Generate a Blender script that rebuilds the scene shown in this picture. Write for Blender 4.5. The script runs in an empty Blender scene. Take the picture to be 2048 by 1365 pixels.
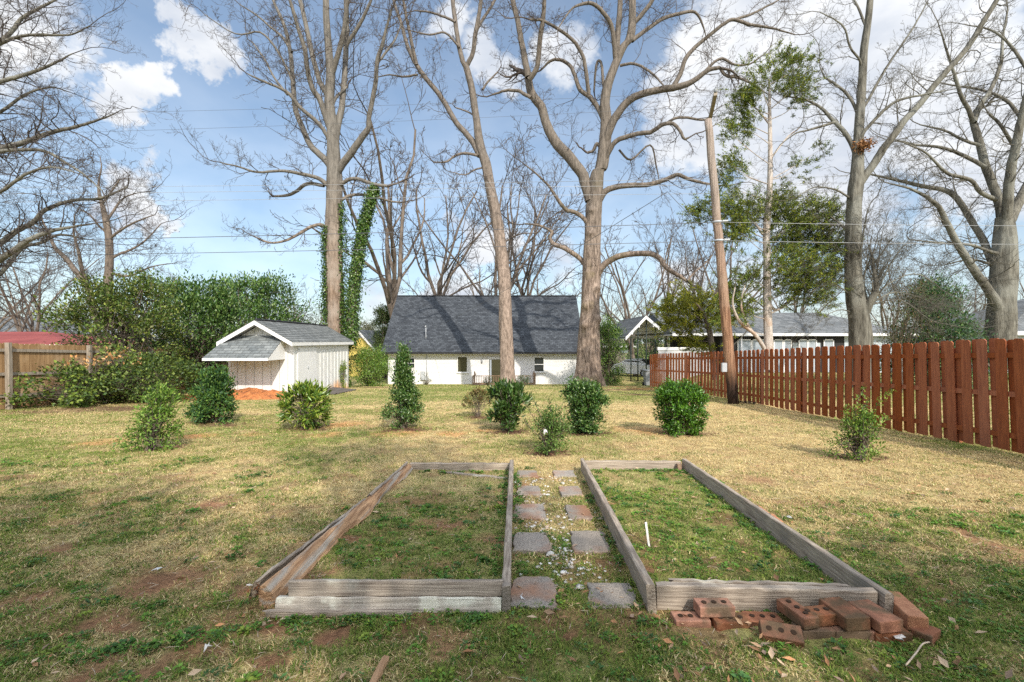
import bpy, math, random
import numpy as np
from mathutils import Vector, Quaternion, Matrix
R = math.radians
rng = np.random.default_rng(11)
random.seed(5)
SC = bpy.context.scene
COL = SC.collection

# ------------------------------------------------------------------ camera
cam_d = bpy.data.cameras.new("camera"); cam = bpy.data.objects.new("camera", cam_d); COL.objects.link(cam)
cam.location = (0, 0, 1.5); cam.rotation_euler = (R(90), 0, 0)
cam_d.sensor_width = 36; cam_d.lens = 16.0; cam_d.clip_start = 0.05; cam_d.clip_end = 2000
SC.camera = cam

# ------------------------------------------------------------------ sun, sky, exposure
SUN_EL, SUN_AZ = 36.0, 22.0          # behind the camera, to the right
sdir = Vector((-math.sin(R(SUN_AZ))*math.cos(R(SUN_EL)), math.cos(R(SUN_AZ))*math.cos(R(SUN_EL)), -math.sin(R(SUN_EL))))
sun_d = bpy.data.lights.new("sun", 'SUN'); sun_d.energy = 4.4; sun_d.angle = R(0.6); sun_d.color = (1.0, 0.92, 0.81)
sun = bpy.data.objects.new("sun", sun_d); COL.objects.link(sun)
sun.rotation_euler = sdir.to_track_quat('-Z', 'Y').to_euler()
SC.view_settings.view_transform = 'Standard'; SC.view_settings.look = 'None'
SC.cycles.use_denoising = False; SC.cycles.use_adaptive_sampling = False; SC.cycles.max_bounces = 6; SC.cycles.diffuse_bounces = 3; SC.cycles.sample_clamp_indirect = 2.0
SC.view_settings.exposure = 0.30; SC.view_settings.gamma = 1.0

W = bpy.data.worlds.new("World"); SC.world = W; W.use_nodes = True
def build_world():
    nt = W.node_tree; N = nt.nodes; L = nt.links; N.clear()
    out = N.new('ShaderNodeOutputWorld'); bg = N.new('ShaderNodeBackground'); L.new(bg.outputs[0], out.inputs[0])
    sky = N.new('ShaderNodeTexSky'); sky.sky_type = 'NISHITA'; sky.sun_disc = False
    sky.sun_elevation = R(SUN_EL); sky.sun_rotation = math.atan2(-sdir.x, -sdir.y); sky.altitude = 200; sky.air_density = 1.0; sky.dust_density = 1.4; sky.ozone_density = 1.6
    bg.inputs[1].default_value = 0.145
    tc = N.new('ShaderNodeTexCoord')
    def math_(op, a, b=None, c=None):
        m = N.new('ShaderNodeMath'); m.operation = op
        for i, v in enumerate((a, b, c)):
            if v is None: continue
            if isinstance(v, (int, float)): m.inputs[i].default_value = v
            else: L.new(v, m.inputs[i])
        return m.outputs[0]
    nz = N.new('ShaderNodeVectorMath'); nz.operation = 'NORMALIZE'; L.new(tc.outputs['Generated'], nz.inputs[0])
    # warp the direction a little so that the clouds get ragged rims
    n1 = N.new('ShaderNodeTexNoise'); n1.inputs['Scale'].default_value = 5.5; n1.inputs['Detail'].default_value = 7; n1.inputs['Roughness'].default_value = .62
    L.new(nz.outputs[0], n1.inputs['Vector'])
    sub = N.new('ShaderNodeVectorMath'); sub.operation = 'SUBTRACT'; L.new(n1.outputs['Color'], sub.inputs[0]); sub.inputs[1].default_value = (.5, .5, .5)
    scl = N.new('ShaderNodeVectorMath'); scl.operation = 'SCALE'; L.new(sub.outputs[0], scl.inputs[0]); scl.inputs['Scale'].default_value = 0.30
    wd = N.new('ShaderNodeVectorMath'); wd.operation = 'ADD'; L.new(nz.outputs[0], wd.inputs[0]); L.new(scl.outputs[0], wd.inputs[1])
    n2 = N.new('ShaderNodeTexNoise'); n2.inputs['Scale'].default_value = 3.2; n2.inputs['Detail'].default_value = 9; n2.inputs['Roughness'].default_value = .6
    mp = N.new('ShaderNodeMapping'); mp.inputs['Scale'].default_value = (1, 1, 1.9); L.new(nz.outputs[0], mp.inputs[0]); L.new(mp.outputs[0], n2.inputs['Vector'])
    # cloud masses, each a lobe round a direction of the sky
    tot = None
    lobes = [(-.83,.74,.065,1.),(-.77,.70,.085,1.05),(-.71,.655,.085,1.05),(-.65,.61,.075,1.),(-.60,.57,.05,.8),(-.95,.565,.07,1.),(-.885,.57,.085,1.05),(-.85,.61,.05,.9),(-1.10,.71,.16,.9),(-.85,.34,.10,.9),(-.76,.29,.07,.85),(-.70,.25,.05,.7),
             (-1.0,.10,.14,.5),(-.12,.70,.10,.9),(-.02,.62,.12,.85),(.12,.64,.12,.85),(-.08,.22,.12,.9),(-.14,.10,.16,.9),(.10,.16,.17,.6),(-.3,.06,.16,.55),
             (.25,.40,.16,.55),(.36,.16,.16,.7),(.44,.50,.2,.95),(.55,.70,.22,.95),(.62,.40,.22,1.),(.75,.62,.22,.95),(.88,.50,.2,.85),(.72,.30,.2,.75),(1.05,.50,.2,.8),(1.10,.34,.17,.8),(.55,.12,.2,.6),(.98,.70,.2,.75),(.9,.08,.25,.5),(-.45,.12,.15,.45)]
    for (u, v, r, w) in lobes:
        c = Vector((u, 1, v)).normalized()
        ds = N.new('ShaderNodeVectorMath'); ds.operation = 'DISTANCE'; L.new(wd.outputs[0], ds.inputs[0]); ds.inputs[1].default_value = c
        mr = N.new('ShaderNodeMapRange'); mr.interpolation_type = 'SMOOTHSTEP'
        mr.inputs[1].default_value = r*1.0; mr.inputs[2].default_value = r*.2; mr.inputs[3].default_value = 0; mr.inputs[4].default_value = w
        L.new(ds.outputs['Value'], mr.inputs[0])
        tot = mr.outputs[0] if tot is None else math_('MAXIMUM', tot, mr.outputs[0])
    # broken cloud behind the camera, unseen, thickened to add fill light
    sx = N.new('ShaderNodeSeparateXYZ'); L.new(nz.outputs[0], sx.inputs[0])
    back = N.new('ShaderNodeMapRange'); back.inputs[1].default_value = .25; back.inputs[2].default_value = -.25; back.inputs[3].default_value = 0; back.inputs[4].default_value = .8
    L.new(sx.outputs['Y'], back.inputs[0])
    tot = math_('ADD', tot, back.outputs[0])
    dens = math_('ADD', math_('MULTIPLY', tot, 1.0), math_('MULTIPLY', math_('SUBTRACT', n2.outputs[0], .5), 1.25))
    cov = N.new('ShaderNodeMapRange'); cov.interpolation_type = 'SMOOTHSTEP'; cov.inputs[1].default_value = .28; cov.inputs[2].default_value = .85; L.new(dens, cov.inputs[0])
    veil = N.new('ShaderNodeMapRange'); veil.inputs[1].default_value = .55; veil.inputs[2].default_value = 0; veil.inputs[3].default_value = .16; veil.inputs[4].default_value = .5
    L.new(sx.outputs['Z'], veil.inputs[0])
    covv = math_('MAXIMUM', cov.outputs[0], veil.outputs[0])
    n3 = N.new('ShaderNodeTexNoise'); n3.inputs['Scale'].default_value = 7; n3.inputs['Detail'].default_value = 5; L.new(mp.outputs[0], n3.inputs['Vector'])
    cr = N.new('ShaderNodeValToRGB'); L.new(n3.outputs[0], cr.inputs[0])
    cr.color_ramp.elements[0].position = .3; cr.color_ramp.elements[0].color = (3.7, 4.1, 4.8, 1)
    cr.color_ramp.elements[1].position = .62; cr.color_ramp.elements[1].color = (6.0, 6.1, 6.25, 1)
    # clouds on the sun's side, out of view, brightened to fill the shade
    dt = N.new('ShaderNodeVectorMath'); dt.operation = 'DOT_PRODUCT'; L.new(nz.outputs[0], dt.inputs[0]); dt.inputs[1].default_value = -sdir
    fs = N.new('ShaderNodeMapRange'); fs.interpolation_type = 'SMOOTHSTEP'; fs.inputs[1].default_value = -.1; fs.inputs[2].default_value = .75; fs.inputs[3].default_value = .95; fs.inputs[4].default_value = 2.5; L.new(dt.outputs['Value'], fs.inputs[0])
    cb = N.new('ShaderNodeVectorMath'); cb.operation = 'SCALE'; L.new(cr.outputs[0], cb.inputs[0]); L.new(fs.outputs[0], cb.inputs['Scale'])
    # clear blue of the sky: the sky texture lifted towards a winter pale blue
    mx = N.new('ShaderNodeMix'); mx.data_type = 'RGBA'; L.new(covv, mx.inputs['Factor'])
    gn = N.new('ShaderNodeMix'); gn.data_type = 'RGBA'; gn.blend_type = 'MULTIPLY'; gn.inputs['Factor'].default_value = 1; L.new(sky.outputs[0], gn.inputs[6]); gn.inputs[7].default_value = (.90, 1.04, 1.05, 1); L.new(gn.outputs[2], mx.inputs[6]); L.new(cb.outputs[0], mx.inputs[7])
    L.new(mx.outputs[2], bg.inputs[0])
build_world()

# ------------------------------------------------------------------ numpy noise
def _h(ix, iy, s):
    return np.modf(np.abs(np.sin(ix*127.1+iy*311.7+s*74.7)*43758.5453))[0]
def vnoise(x, y, s=0):
    x = np.asarray(x, float); y = np.asarray(y, float)
    ix, iy = np.floor(x), np.floor(y); fx, fy = x-ix, y-iy
    fx = fx*fx*(3-2*fx); fy = fy*fy*(3-2*fy)
    a = _h(ix, iy, s); b = _h(ix+1, iy, s); c = _h(ix, iy+1, s); d = _h(ix+1, iy+1, s)
    return (a*(1-fx)+b*fx)*(1-fy)+(c*(1-fx)+d*fx)*fy
def fbm(x, y, s=0, o=4):
    t = 0; a = .5; n = 0
    for i in range(o):
        t = t+a*vnoise(x*2**i, y*2**i, s+i*3.1); n += a; a *= .55
    return t/n
def sst(x, a, b):
    t = np.clip((np.asarray(x, float)-a)/(b-a), 0, 1); return t*t*(3-2*t)

# ------------------------------------------------------------------ the lie of the land
def gz(x, y):
    x = np.asarray(x, float); y = np.asarray(y, float)
    yy = np.clip(y, -60, 46)
    z = -0.042*yy - .45*sst(y, 24, 37)
    z = z + .85*sst(x, 9.4, 13.5)*sst(y, 14, 30)*(1-sst(y, 36, 44)*.6)
    z = z+.62*sst(x, 6.6, 9.0)*sst(y, 31, 36)*(1-sst(x, 9.4, 13.5))*(1-sst(y, 46, 58))
    return z
def gz1(x, y): return float(gz(x, y))
def T(px, py, Y): return Vector(((px-1024)/910*Y, Y, 1.5+(682.5-py)/910*Y))      # photo point to the place at distance Y
def G(px, py):                                                                       # photo point to the lawn under it
    Y = 1365/(py-720.7)
    return ((px-1024)/910*Y, Y)

# ------------------------------------------------------------------ mesh builders
def np_mesh(name, V, quads=None, tris=None, smooth=False, cols=None):
    me = bpy.data.meshes.new(name)
    V = np.asarray(V, np.float32).reshape(-1, 3)
    nq = 0 if quads is None else len(quads); nt = 0 if tris is None else len(tris)
    me.vertices.add(len(V)); me.vertices.foreach_set('co', V.ravel())
    idx = []; tot = []
    if nq: idx.append(np.asarray(quads, np.int32).ravel()); tot.append(np.full(nq, 4, np.int32))
    if nt: idx.append(np.asarray(tris, np.int32).ravel()); tot.append(np.full(nt, 3, np.int32))
    idx = np.concatenate(idx); tot = np.concatenate(tot)
    st = np.concatenate([[0], np.cumsum(tot)[:-1]]).astype(np.int32)
    me.loops.add(len(idx)); me.loops.foreach_set('vertex_index', idx)
    me.polygons.add(len(tot)); me.polygons.foreach_set('loop_start', st)
    try: me.polygons.foreach_set('loop_total', tot)
    except Exception: pass
    if smooth: me.polygons.foreach_set('use_smooth', np.ones(len(tot), bool))
    me.update(calc_edges=True)
    if cols is not None:
        c = np.ones((len(V), 4), np.float32); c[:, :3] = cols
        a = me.color_attributes.new('Col', 'FLOAT_COLOR', 'POINT'); a.data.foreach_set('color', c.ravel())
    return me

class MB:
    """collects boxes, prisms and tubes; built as one mesh"""
    def __init__(s): s.v = []; s.f = []; s.sm = []
    def add(s, vs, fs, smooth=False):
        o = len(s.v); s.v += [tuple(v) for v in vs]; s.f += [tuple(i+o for i in f) for f in fs]; s.sm += [smooth]*len(fs); return s
    def box(s, c, d, M=None, bev=0):
        x, y, z = d[0]/2, d[1]/2, d[2]/2
        P = [Vector((a, b, e)) for a in (-x, x) for b in (-y, y) for e in (-z, z)]
        if M is not None: P = [M @ p for p in P]
        P = [p+Vector(c) for p in P]
        return s.add(P, [(0,1,3,2),(4,6,7,5),(0,4,5,1),(2,3,7,6),(0,2,6,4),(1,5,7,3)])
    def span(s, a, b): return s.box([(a[i]+b[i])/2 for i in range(3)], [abs(b[i]-a[i]) for i in range(3)])
    def beam(s, p0, p1, w, h, up=(0,0,1)):
        p0, p1 = Vector(p0), Vector(p1); d = (p1-p0).normalized(); sd = d.cross(Vector(up)).normalized(); u = sd.cross(d)
        P = [p+sd*a*w/2+u*b*h/2 for p in (p0, p1) for a, b in ((-1,-1),(1,-1),(1,1),(-1,1))]
        return s.add(P, [(0,3,2,1),(4,5,6,7),(0,1,5,4),(1,2,6,5),(2,3,7,6),(3,0,4,7)])
    def prism(s, poly, off):
        """poly: list of 3D points (planar), extruded by off"""
        n = len(poly); off = Vector(off); P = [Vector(p) for p in poly]; Q = [p+off for p in P]
        return s.add(P+Q, [tuple(range(n-1, -1, -1)), tuple(range(n, 2*n))]+[(i, (i+1)%n, n+(i+1)%n, n+i) for i in range(n)])
    def tube(s, pts, rad, n=8, cap=True, smooth=True):
        pts = [Vector(p) for p in pts]; rad = rad if hasattr(rad, '__len__') else [rad]*len(pts); vs = []; fs = []
        for i, p in enumerate(pts):
            t = (pts[min(i+1, len(pts)-1)]-pts[max(i-1, 0)]).normalized()
            a = t.cross(Vector((0.31, .95, .05))).normalized() if abs(t.y) < .9 else t.cross(Vector((1, 0, 0))).normalized()
            b = t.cross(a)
            for k in range(n):
                an = 2*math.pi*k/n; vs.append(p+(a*math.cos(an)+b*math.sin(an))*rad[i])
        for i in range(len(pts)-1):
            for k in range(n): fs.append((i*n+k, i*n+(k+1)%n, (i+1)*n+(k+1)%n, (i+1)*n+k))
        s.add(vs, fs, smooth)
        if cap:
            o = len(s.v)-len(vs); s.f += [tuple(o+k for k in range(n-1, -1, -1)), tuple(o+(len(pts)-1)*n+k for k in range(n))]; s.sm += [False]*2
        return s
    def board(s, p0, p1, w, h, n=14, jit=.004, up=(0,0,1), ends=0.0, taper=1.0):
        """a weathered plank: worn edges, small waves, uneven ends; the line p0-p1 is the centre of its section"""
        p0, p1 = Vector(p0), Vector(p1); d = (p1-p0).normalized(); sd = d.cross(Vector(up)).normalized(); u = sd.cross(d)
        c = min(w, h)*.13; vs = []; fs = []; sec = [(-w/2+c,-h/2),(w/2-c,-h/2),(w/2,-h/2+c),(w/2,h/2-c),(w/2-c,h/2),(-w/2+c,h/2),(-w/2,h/2-c),(-w/2,-h/2+c)]
        ww = [random.uniform(-1, 1)*jit for _ in range(n+1)]; hh = [random.uniform(-1, 1)*jit for _ in range(n+1)]
        for i in range(n+1):
            t = i/n; p = p0.lerp(p1, t)+sd*ww[i]*.7
            for a, b in sec:
                q = p+sd*a+u*(b*(taper if b > 0 else 1)+hh[i]*(1 if b > 0 else .3))+Vector([random.uniform(-jit, jit)*.5 for _ in range(3)])
                if i in (0, n): q += d*random.uniform(-ends, ends)
                vs.append(q)
        for i in range(n):
            for k in range(8): fs.append((i*8+k, i*8+(k+1)%8, (i+1)*8+(k+1)%8, (i+1)*8+k))
        fs += [tuple(range(7, -1, -1)), tuple(n*8+k for k in range(8))]
        return s.add(vs, fs)
    def build(s, name, m, parent=None, bevel=0):
        off = Vector(ORG.get(parent.name, (0,0,0))) if parent is not None else Vector()
        me = bpy.data.meshes.new(name); me.from_pydata([tuple(Vector(v)-off) for v in s.v], [], s.f)
        me.polygons.foreach_set('use_smooth', s.sm); me.update()
        return link(name, me, m, parent, off, bevel)
ORG = {}
def link(name, me, m, parent=None, off=(0,0,0), bevel=0):
    o = bpy.data.objects.new(name, me); COL.objects.link(o)
    if m is not None and not me.materials: me.materials.append(m)
    if parent is not None: o.parent = parent
    ORG[o.name] = tuple(off)
    if bevel:
        b = o.modifiers.new('bevel', 'BEVEL'); b.width = bevel; b.segments = 2; b.limit_method = 'ANGLE'
    return o
def tag(o, label=None, cat=None, group=None, kind=None):
    if label: o['label'] = label
    if cat: o['category'] = cat
    if group: o['group'] = group
    if kind: o['kind'] = kind
    return o
def thing(name, label, cat, loc, group=None):
    o = bpy.data.objects.new(name, None); COL.objects.link(o); o.location = loc; o.empty_display_size = .2
    ORG[o.name] = tuple(loc); return tag(o, label, cat, group)
def npart(name, V, m, parent, quads=None, tris=None, smooth=False, cols=None):
    off = np.array(ORG.get(parent.name, (0,0,0))) if parent is not None else np.zeros(3)
    me = np_mesh(name, np.asarray(V)-off, quads, tris, smooth, cols)
    return link(name, me, m, parent, tuple(off))
def copy_thing(o, loc, rz=0, sc=None, label=None, cat=None, group=None):
    r = o.copy(); COL.objects.link(r); r.location = loc; r.rotation_euler = (0, 0, rz)
    if sc is not None: r.scale = (sc, sc, sc) if isinstance(sc, (int, float)) else sc
    tag(r, label, cat, group)
    def rec(a, b):
        for ch in list(a.children):
            c = ch.copy(); COL.objects.link(c); c.parent = b; rec(ch, c)
    rec(o, r); return r

# ------------------------------------------------------------------ materials
def new_mat(name):
    m = bpy.data.materials.new(name); m.use_nodes = True; nt = m.node_tree; nt.nodes.clear()
    out = nt.nodes.new('ShaderNodeOutputMaterial'); b = nt.nodes.new('ShaderNodeBsdfPrincipled'); nt.links.new(b.outputs[0], out.inputs[0])
    return m, nt, b, out
def pmat(name, c1, c2, scale=6, stretch=(1,1,1), rough=.8, bump=.0, bscale=None, detail=5, spec=.3, metal=0, c3=None, s3=1.2, t3=(.55,.7), bdist=.01, s3st=False, stain=None, objvar=0):
    m, nt, b, out = new_mat(name); N = nt.nodes; L = nt.links
    tc = N.new('ShaderNodeTexCoord'); mp = N.new('ShaderNodeMapping'); mp.inputs['Scale'].default_value = stretch; base = tc.outputs['Object']
    if objvar:                 # no two pieces share the same grain
        ol = N.new('ShaderNodeObjectInfo'); av = N.new('ShaderNodeVectorMath'); av.operation = 'ADD'; L.new(tc.outputs['Object'], av.inputs[0]); L.new(ol.outputs['Location'], av.inputs[1]); base = av.outputs[0]
    L.new(base, mp.inputs[0])
    n = N.new('ShaderNodeTexNoise'); n.inputs['Scale'].default_value = scale; n.inputs['Detail'].default_value = detail; n.inputs['Roughness'].default_value = .6; L.new(mp.outputs[0], n.inputs['Vector'])
    cr = N.new('ShaderNodeValToRGB'); cr.color_ramp.elements[0].position = .32; cr.color_ramp.elements[1].position = .68
    cr.color_ramp.elements[0].color = (*c1, 1); cr.color_ramp.elements[1].color = (*c2, 1); L.new(n.outputs[0], cr.inputs[0]); col = cr.outputs[0]
    if c3 is not None:
        n2 = N.new('ShaderNodeTexNoise'); n2.inputs['Scale'].default_value = s3; n2.inputs['Detail'].default_value = 4; L.new(base, n2.inputs['Vector'])
        mr = N.new('ShaderNodeMapRange'); mr.inputs[1].default_value, mr.inputs[2].default_value = t3; L.new(n2.outputs[0], mr.inputs[0])
        mx = N.new('ShaderNodeMix'); mx.data_type = 'RGBA'; L.new(mr.outputs[0], mx.inputs['Factor']); L.new(col, mx.inputs[6]); mx.inputs[7].default_value = (*c3, 1); col = mx.outputs[2]
        if s3st: L.new(mp.outputs[0], n2.inputs['Vector'])
    if stain is not None:      # soil splashed on the foot of a wall
        sp = N.new('ShaderNodeSeparateXYZ'); L.new(tc.outputs['Object'], sp.inputs[0]); n4 = N.new('ShaderNodeTexNoise'); n4.inputs['Scale'].default_value = 1.1; n4.inputs['Detail'].default_value = 6; L.new(tc.outputs['Object'], n4.inputs['Vector'])
        ad = N.new('ShaderNodeMath'); ad.operation = 'MULTIPLY_ADD'; L.new(n4.outputs[0], ad.inputs[0]); ad.inputs[1].default_value = -1.5; L.new(sp.outputs['Z'], ad.inputs[2])
        mr4 = N.new('ShaderNodeMapRange'); mr4.interpolation_type = 'SMOOTHSTEP'; mr4.inputs[1].default_value = -.52; mr4.inputs[2].default_value = -1.05; mr4.inputs[4].default_value = .85; L.new(ad.outputs[0], mr4.inputs[0])
        mx4 = N.new('ShaderNodeMix'); mx4.data_type = 'RGBA'; L.new(mr4.outputs[0], mx4.inputs['Factor']); L.new(col, mx4.inputs[6]); mx4.inputs[7].default_value = (*stain, 1); col = mx4.outputs[2]
    if objvar:                 # every piece of timber or brick has its own tone
        oi = N.new('ShaderNodeObjectInfo'); mr5 = N.new('ShaderNodeMapRange'); mr5.inputs[3].default_value = 1-objvar; mr5.inputs[4].default_value = 1+objvar; L.new(oi.outputs['Random'], mr5.inputs[0])
        hs = N.new('ShaderNodeHueSaturation'); L.new(col, hs.inputs['Color']); L.new(mr5.outputs[0], hs.inputs['Value']); mr6 = N.new('ShaderNodeMapRange'); mr6.inputs[3].default_value = 1+objvar*.6; mr6.inputs[4].default_value = 1-objvar*.6; L.new(oi.outputs['Random'], mr6.inputs[0]); L.new(mr6.outputs[0], hs.inputs['Saturation']); col = hs.outputs[0]
    L.new(col, b.inputs['Base Color']); b.inputs['Roughness'].default_value = rough; b.inputs['Metallic'].default_value = metal; b.inputs['Specular IOR Level'].default_value = spec
    if bump:
        nb = N.new('ShaderNodeTexNoise'); nb.inputs['Scale'].default_value = bscale or scale*2; nb.inputs['Detail'].default_value = 6; L.new(mp.outputs[0], nb.inputs['Vector'])
        bp = N.new('ShaderNodeBump'); bp.inputs['Strength'].default_value = bump; bp.inputs['Distance'].default_value = bdist; L.new(nb.outputs[0], bp.inputs['Height']); L.new(bp.outputs[0], b.inputs['Normal'])
    return m
def leafmat(name, tint=(1,1,1), rough=.5, trans=.25, spec=.35):
    m, nt, b, out = new_mat(name); N = nt.nodes; L = nt.links
    a = N.new('ShaderNodeAttribute'); a.attribute_name = 'Col'
    mx = N.new('ShaderNodeMix'); mx.data_type = 'RGBA'; mx.blend_type = 'MULTIPLY'; mx.inputs['Factor'].default_value = 1; L.new(a.outputs['Color'], mx.inputs[6]); mx.inputs[7].default_value = (*tint, 1)
    L.new(mx.outputs[2], b.inputs['Base Color']); b.inputs['Roughness'].default_value = rough; b.inputs['Specular IOR Level'].default_value = spec
    if trans:
        t = N.new('ShaderNodeBsdfTranslucent'); L.new(mx.outputs[2], t.inputs[0]); ms = N.new('ShaderNodeMixShader'); ms.inputs[0].default_value = trans
        L.new(b.outputs[0], ms.inputs[1]); L.new(t.outputs[0], ms.inputs[2]); L.new(ms.outputs[0], out.inputs[0])
    return m
def shinglemat(name, c1, c2, mort, bw=.33, rh=.14, rough=.9, axis='XZ'):
    m, nt, b, out = new_mat(name); N = nt.nodes; L = nt.links
    tc = N.new('ShaderNodeTexCoord'); sp = N.new('ShaderNodeSeparateXYZ'); L.new(tc.outputs['Object'], sp.inputs[0]); cb = N.new('ShaderNodeCombineXYZ')
    L.new(sp.outputs[axis[0]], cb.inputs[0]); L.new(sp.outputs[axis[1]], cb.inputs[1])
    br = N.new('ShaderNodeTexBrick'); br.inputs['Color1'].default_value = (*c1, 1); br.inputs['Color2'].default_value = (*c2, 1); br.inputs['Mortar'].default_value = (*mort, 1)
    br.inputs['Scale'].default_value = 1; br.inputs['Brick Width'].default_value = bw; br.inputs['Row Height'].default_value = rh; br.inputs['Mortar Size'].default_value = .012; br.inputs['Mortar Smooth'].default_value = .3
    L.new(cb.outputs[0], br.inputs['Vector'])
    n = N.new('ShaderNodeTexNoise'); n.inputs['Scale'].default_value = 5; n.inputs['Detail'].default_value = 10; n.inputs['Roughness'].default_value = .75; L.new(tc.outputs['Object'], n.inputs['Vector'])
    mr = N.new('ShaderNodeMapRange'); mr.inputs[1].default_value = .25; mr.inputs[2].default_value = .75; mr.inputs[3].default_value = .55; mr.inputs[4].default_value = 1.5; L.new(n.outputs[0], mr.inputs[0])
    mx = N.new('ShaderNodeMix'); mx.data_type = 'RGBA'; mx.blend_type = 'MULTIPLY'; mx.inputs['Factor'].default_value = 1; L.new(br.outputs[0], mx.inputs[6]); L.new(mr.outputs[0], mx.inputs[7])
    L.new(mx.outputs[2], b.inputs['Base Color']); b.inputs['Roughness'].default_value = rough; b.inputs['Specular IOR Level'].default_value = .2
    bp = N.new('ShaderNodeBump'); bp.inputs['Strength'].default_value = .5; bp.inputs['Distance'].default_value = .015; L.new(br.outputs['Fac'], bp.inputs['Height']); bp.invert = True; L.new(bp.outputs[0], b.inputs['Normal'])
    return m
def barkmat(name, c1, c2, moss=None, mscale=1.5, stretch=(9,9,1.6), bump=.9, light=None, upper=None, uz=(4,10), foot=None):
    m, nt, b, out = new_mat(name); N = nt.nodes; L = nt.links
    tc = N.new('ShaderNodeTexCoord'); mp = N.new('ShaderNodeMapping'); mp.inputs['Scale'].default_value = stretch; L.new(tc.outputs['Object'], mp.inputs[0])
    n = N.new('ShaderNodeTexNoise'); n.inputs['Scale'].default_value = 1; n.inputs['Detail'].default_value = 7; n.inputs['Roughness'].default_value = .68; L.new(mp.outputs[0], n.inputs['Vector'])
    cr = N.new('ShaderNodeValToRGB'); cr.color_ramp.elements[0].position = .36; cr.color_ramp.elements[1].position = .62
    cr.color_ramp.elements[0].color = (*c1, 1); cr.color_ramp.elements[1].color = (*c2, 1); L.new(n.outputs[0], cr.inputs[0]); col = cr.outputs[0]
    for c, sc, lo, hi in ((moss, mscale, .56, .7), (light, .55, .5, .62)):
        if c is None: continue
        n2 = N.new('ShaderNodeTexNoise'); n2.inputs['Scale'].default_value = sc; n2.inputs['Detail'].default_value = 5; L.new(tc.outputs['Object'], n2.inputs['Vector'])
        mr = N.new('ShaderNodeMapRange'); mr.inputs[1].default_value = lo; mr.inputs[2].default_value = hi; mr.inputs[4].default_value = .8; L.new(n2.outputs[0], mr.inputs[0])
        mx = N.new('ShaderNodeMix'); mx.data_type = 'RGBA'; L.new(mr.outputs[0], mx.inputs['Factor']); L.new(col, mx.inputs[6]); mx.inputs[7].default_value = (*c, 1); col = mx.outputs[2]
    if upper is not None:      # smoother, greyer bark on the upper limbs
        sp = N.new('ShaderNodeSeparateXYZ'); L.new(tc.outputs['Object'], sp.inputs[0]); mr = N.new('ShaderNodeMapRange'); mr.inputs[1].default_value, mr.inputs[2].default_value = uz; mr.inputs[4].default_value = .85; L.new(sp.outputs['Z'], mr.inputs[0])
        cu = N.new('ShaderNodeValToRGB'); cu.color_ramp.elements[0].position = .34; cu.color_ramp.elements[1].position = .66; cu.color_ramp.elements[0].color = (*[v*.5 for v in upper], 1); cu.color_ramp.elements[1].color = (*upper, 1); L.new(n.outputs[0], cu.inputs[0])
        mx = N.new('ShaderNodeMix'); mx.data_type = 'RGBA'; L.new(mr.outputs[0], mx.inputs['Factor']); L.new(col, mx.inputs[6]); L.new(cu.outputs[0], mx.inputs[7]); col = mx.outputs[2]
    if foot is not None:       # creosote-dark foot with a ragged upper edge
        sp2 = N.new('ShaderNodeSeparateXYZ'); L.new(tc.outputs['Object'], sp2.inputs[0]); ma = N.new('ShaderNodeMath'); ma.operation = 'MULTIPLY_ADD'; L.new(n.outputs[0], ma.inputs[0]); ma.inputs[1].default_value = -2.2; L.new(sp2.outputs['Z'], ma.inputs[2])
        mr7 = N.new('ShaderNodeMapRange'); mr7.interpolation_type = 'SMOOTHSTEP'; mr7.inputs[1].default_value = .25; mr7.inputs[2].default_value = -.55; mr7.inputs[4].default_value = .95; L.new(ma.outputs[0], mr7.inputs[0])
        mx = N.new('ShaderNodeMix'); mx.data_type = 'RGBA'; L.new(mr7.outputs[0], mx.inputs['Factor']); L.new(col, mx.inputs[6]); mx.inputs[7].default_value = (*foot, 1); col = mx.outputs[2]
    L.new(col, b.inputs['Base Color']); b.inputs['Roughness'].default_value = .92; b.inputs['Specular IOR Level'].default_value = .15
    bp = N.new('ShaderNodeBump'); bp.inputs['Strength'].default_value = bump; bp.inputs['Distance'].default_value = .09; L.new(n.outputs[0], bp.inputs['Height']); L.new(bp.outputs[0], b.inputs['Normal'])
    return m
def glassmat(name, c=(.02,.025,.03), rough=.06):
    m, nt, b, out = new_mat(name); b.inputs['Base Color'].default_value = (*c, 1); b.inputs['Roughness'].default_value = rough; b.inputs['Specular IOR Level'].default_value = .6
    N = nt.nodes; L = nt.links; n = N.new('ShaderNodeTexNoise'); n.inputs['Scale'].default_value = 1.5; bp = N.new('ShaderNodeBump'); bp.inputs['Strength'].default_value = .03; L.new(n.outputs[0], bp.inputs['Height']); L.new(bp.outputs[0], b.inputs['Normal'])
    return m
M = {}
M['bark_oak'] = barkmat('bark_oak', (.085,.062,.047), (.355,.275,.22), moss=(.14,.115,.045), mscale=.7, upper=(.165,.145,.12), uz=(6,13))
M['bark_sycamore'] = barkmat('bark_sycamore', (.11,.078,.057), (.32,.24,.18), moss=(.13,.085,.05), mscale=.9, light=(.31,.26,.215), bump=.7, upper=(.17,.163,.143), uz=(6,12))
M['bark_mid'] = barkmat('bark_mid', (.125,.095,.075), (.35,.272,.222), stretch=(10,10,3), bump=.6, upper=(.16,.142,.12), uz=(7,15))
M['bark_grey'] = barkmat('bark_grey', (.06,.055,.044), (.18,.17,.14), light=(.225,.225,.195), bump=.7)
M['bark_far'] = barkmat('bark_far', (.085,.068,.055), (.19,.155,.125), bump=.2)
M['bark_cedar'] = barkmat('bark_cedar', (.30,.25,.21), (.55,.50,.45), stretch=(20,20,1.5), moss=(.36,.22,.13), mscale=1.2, bump=.5)
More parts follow.
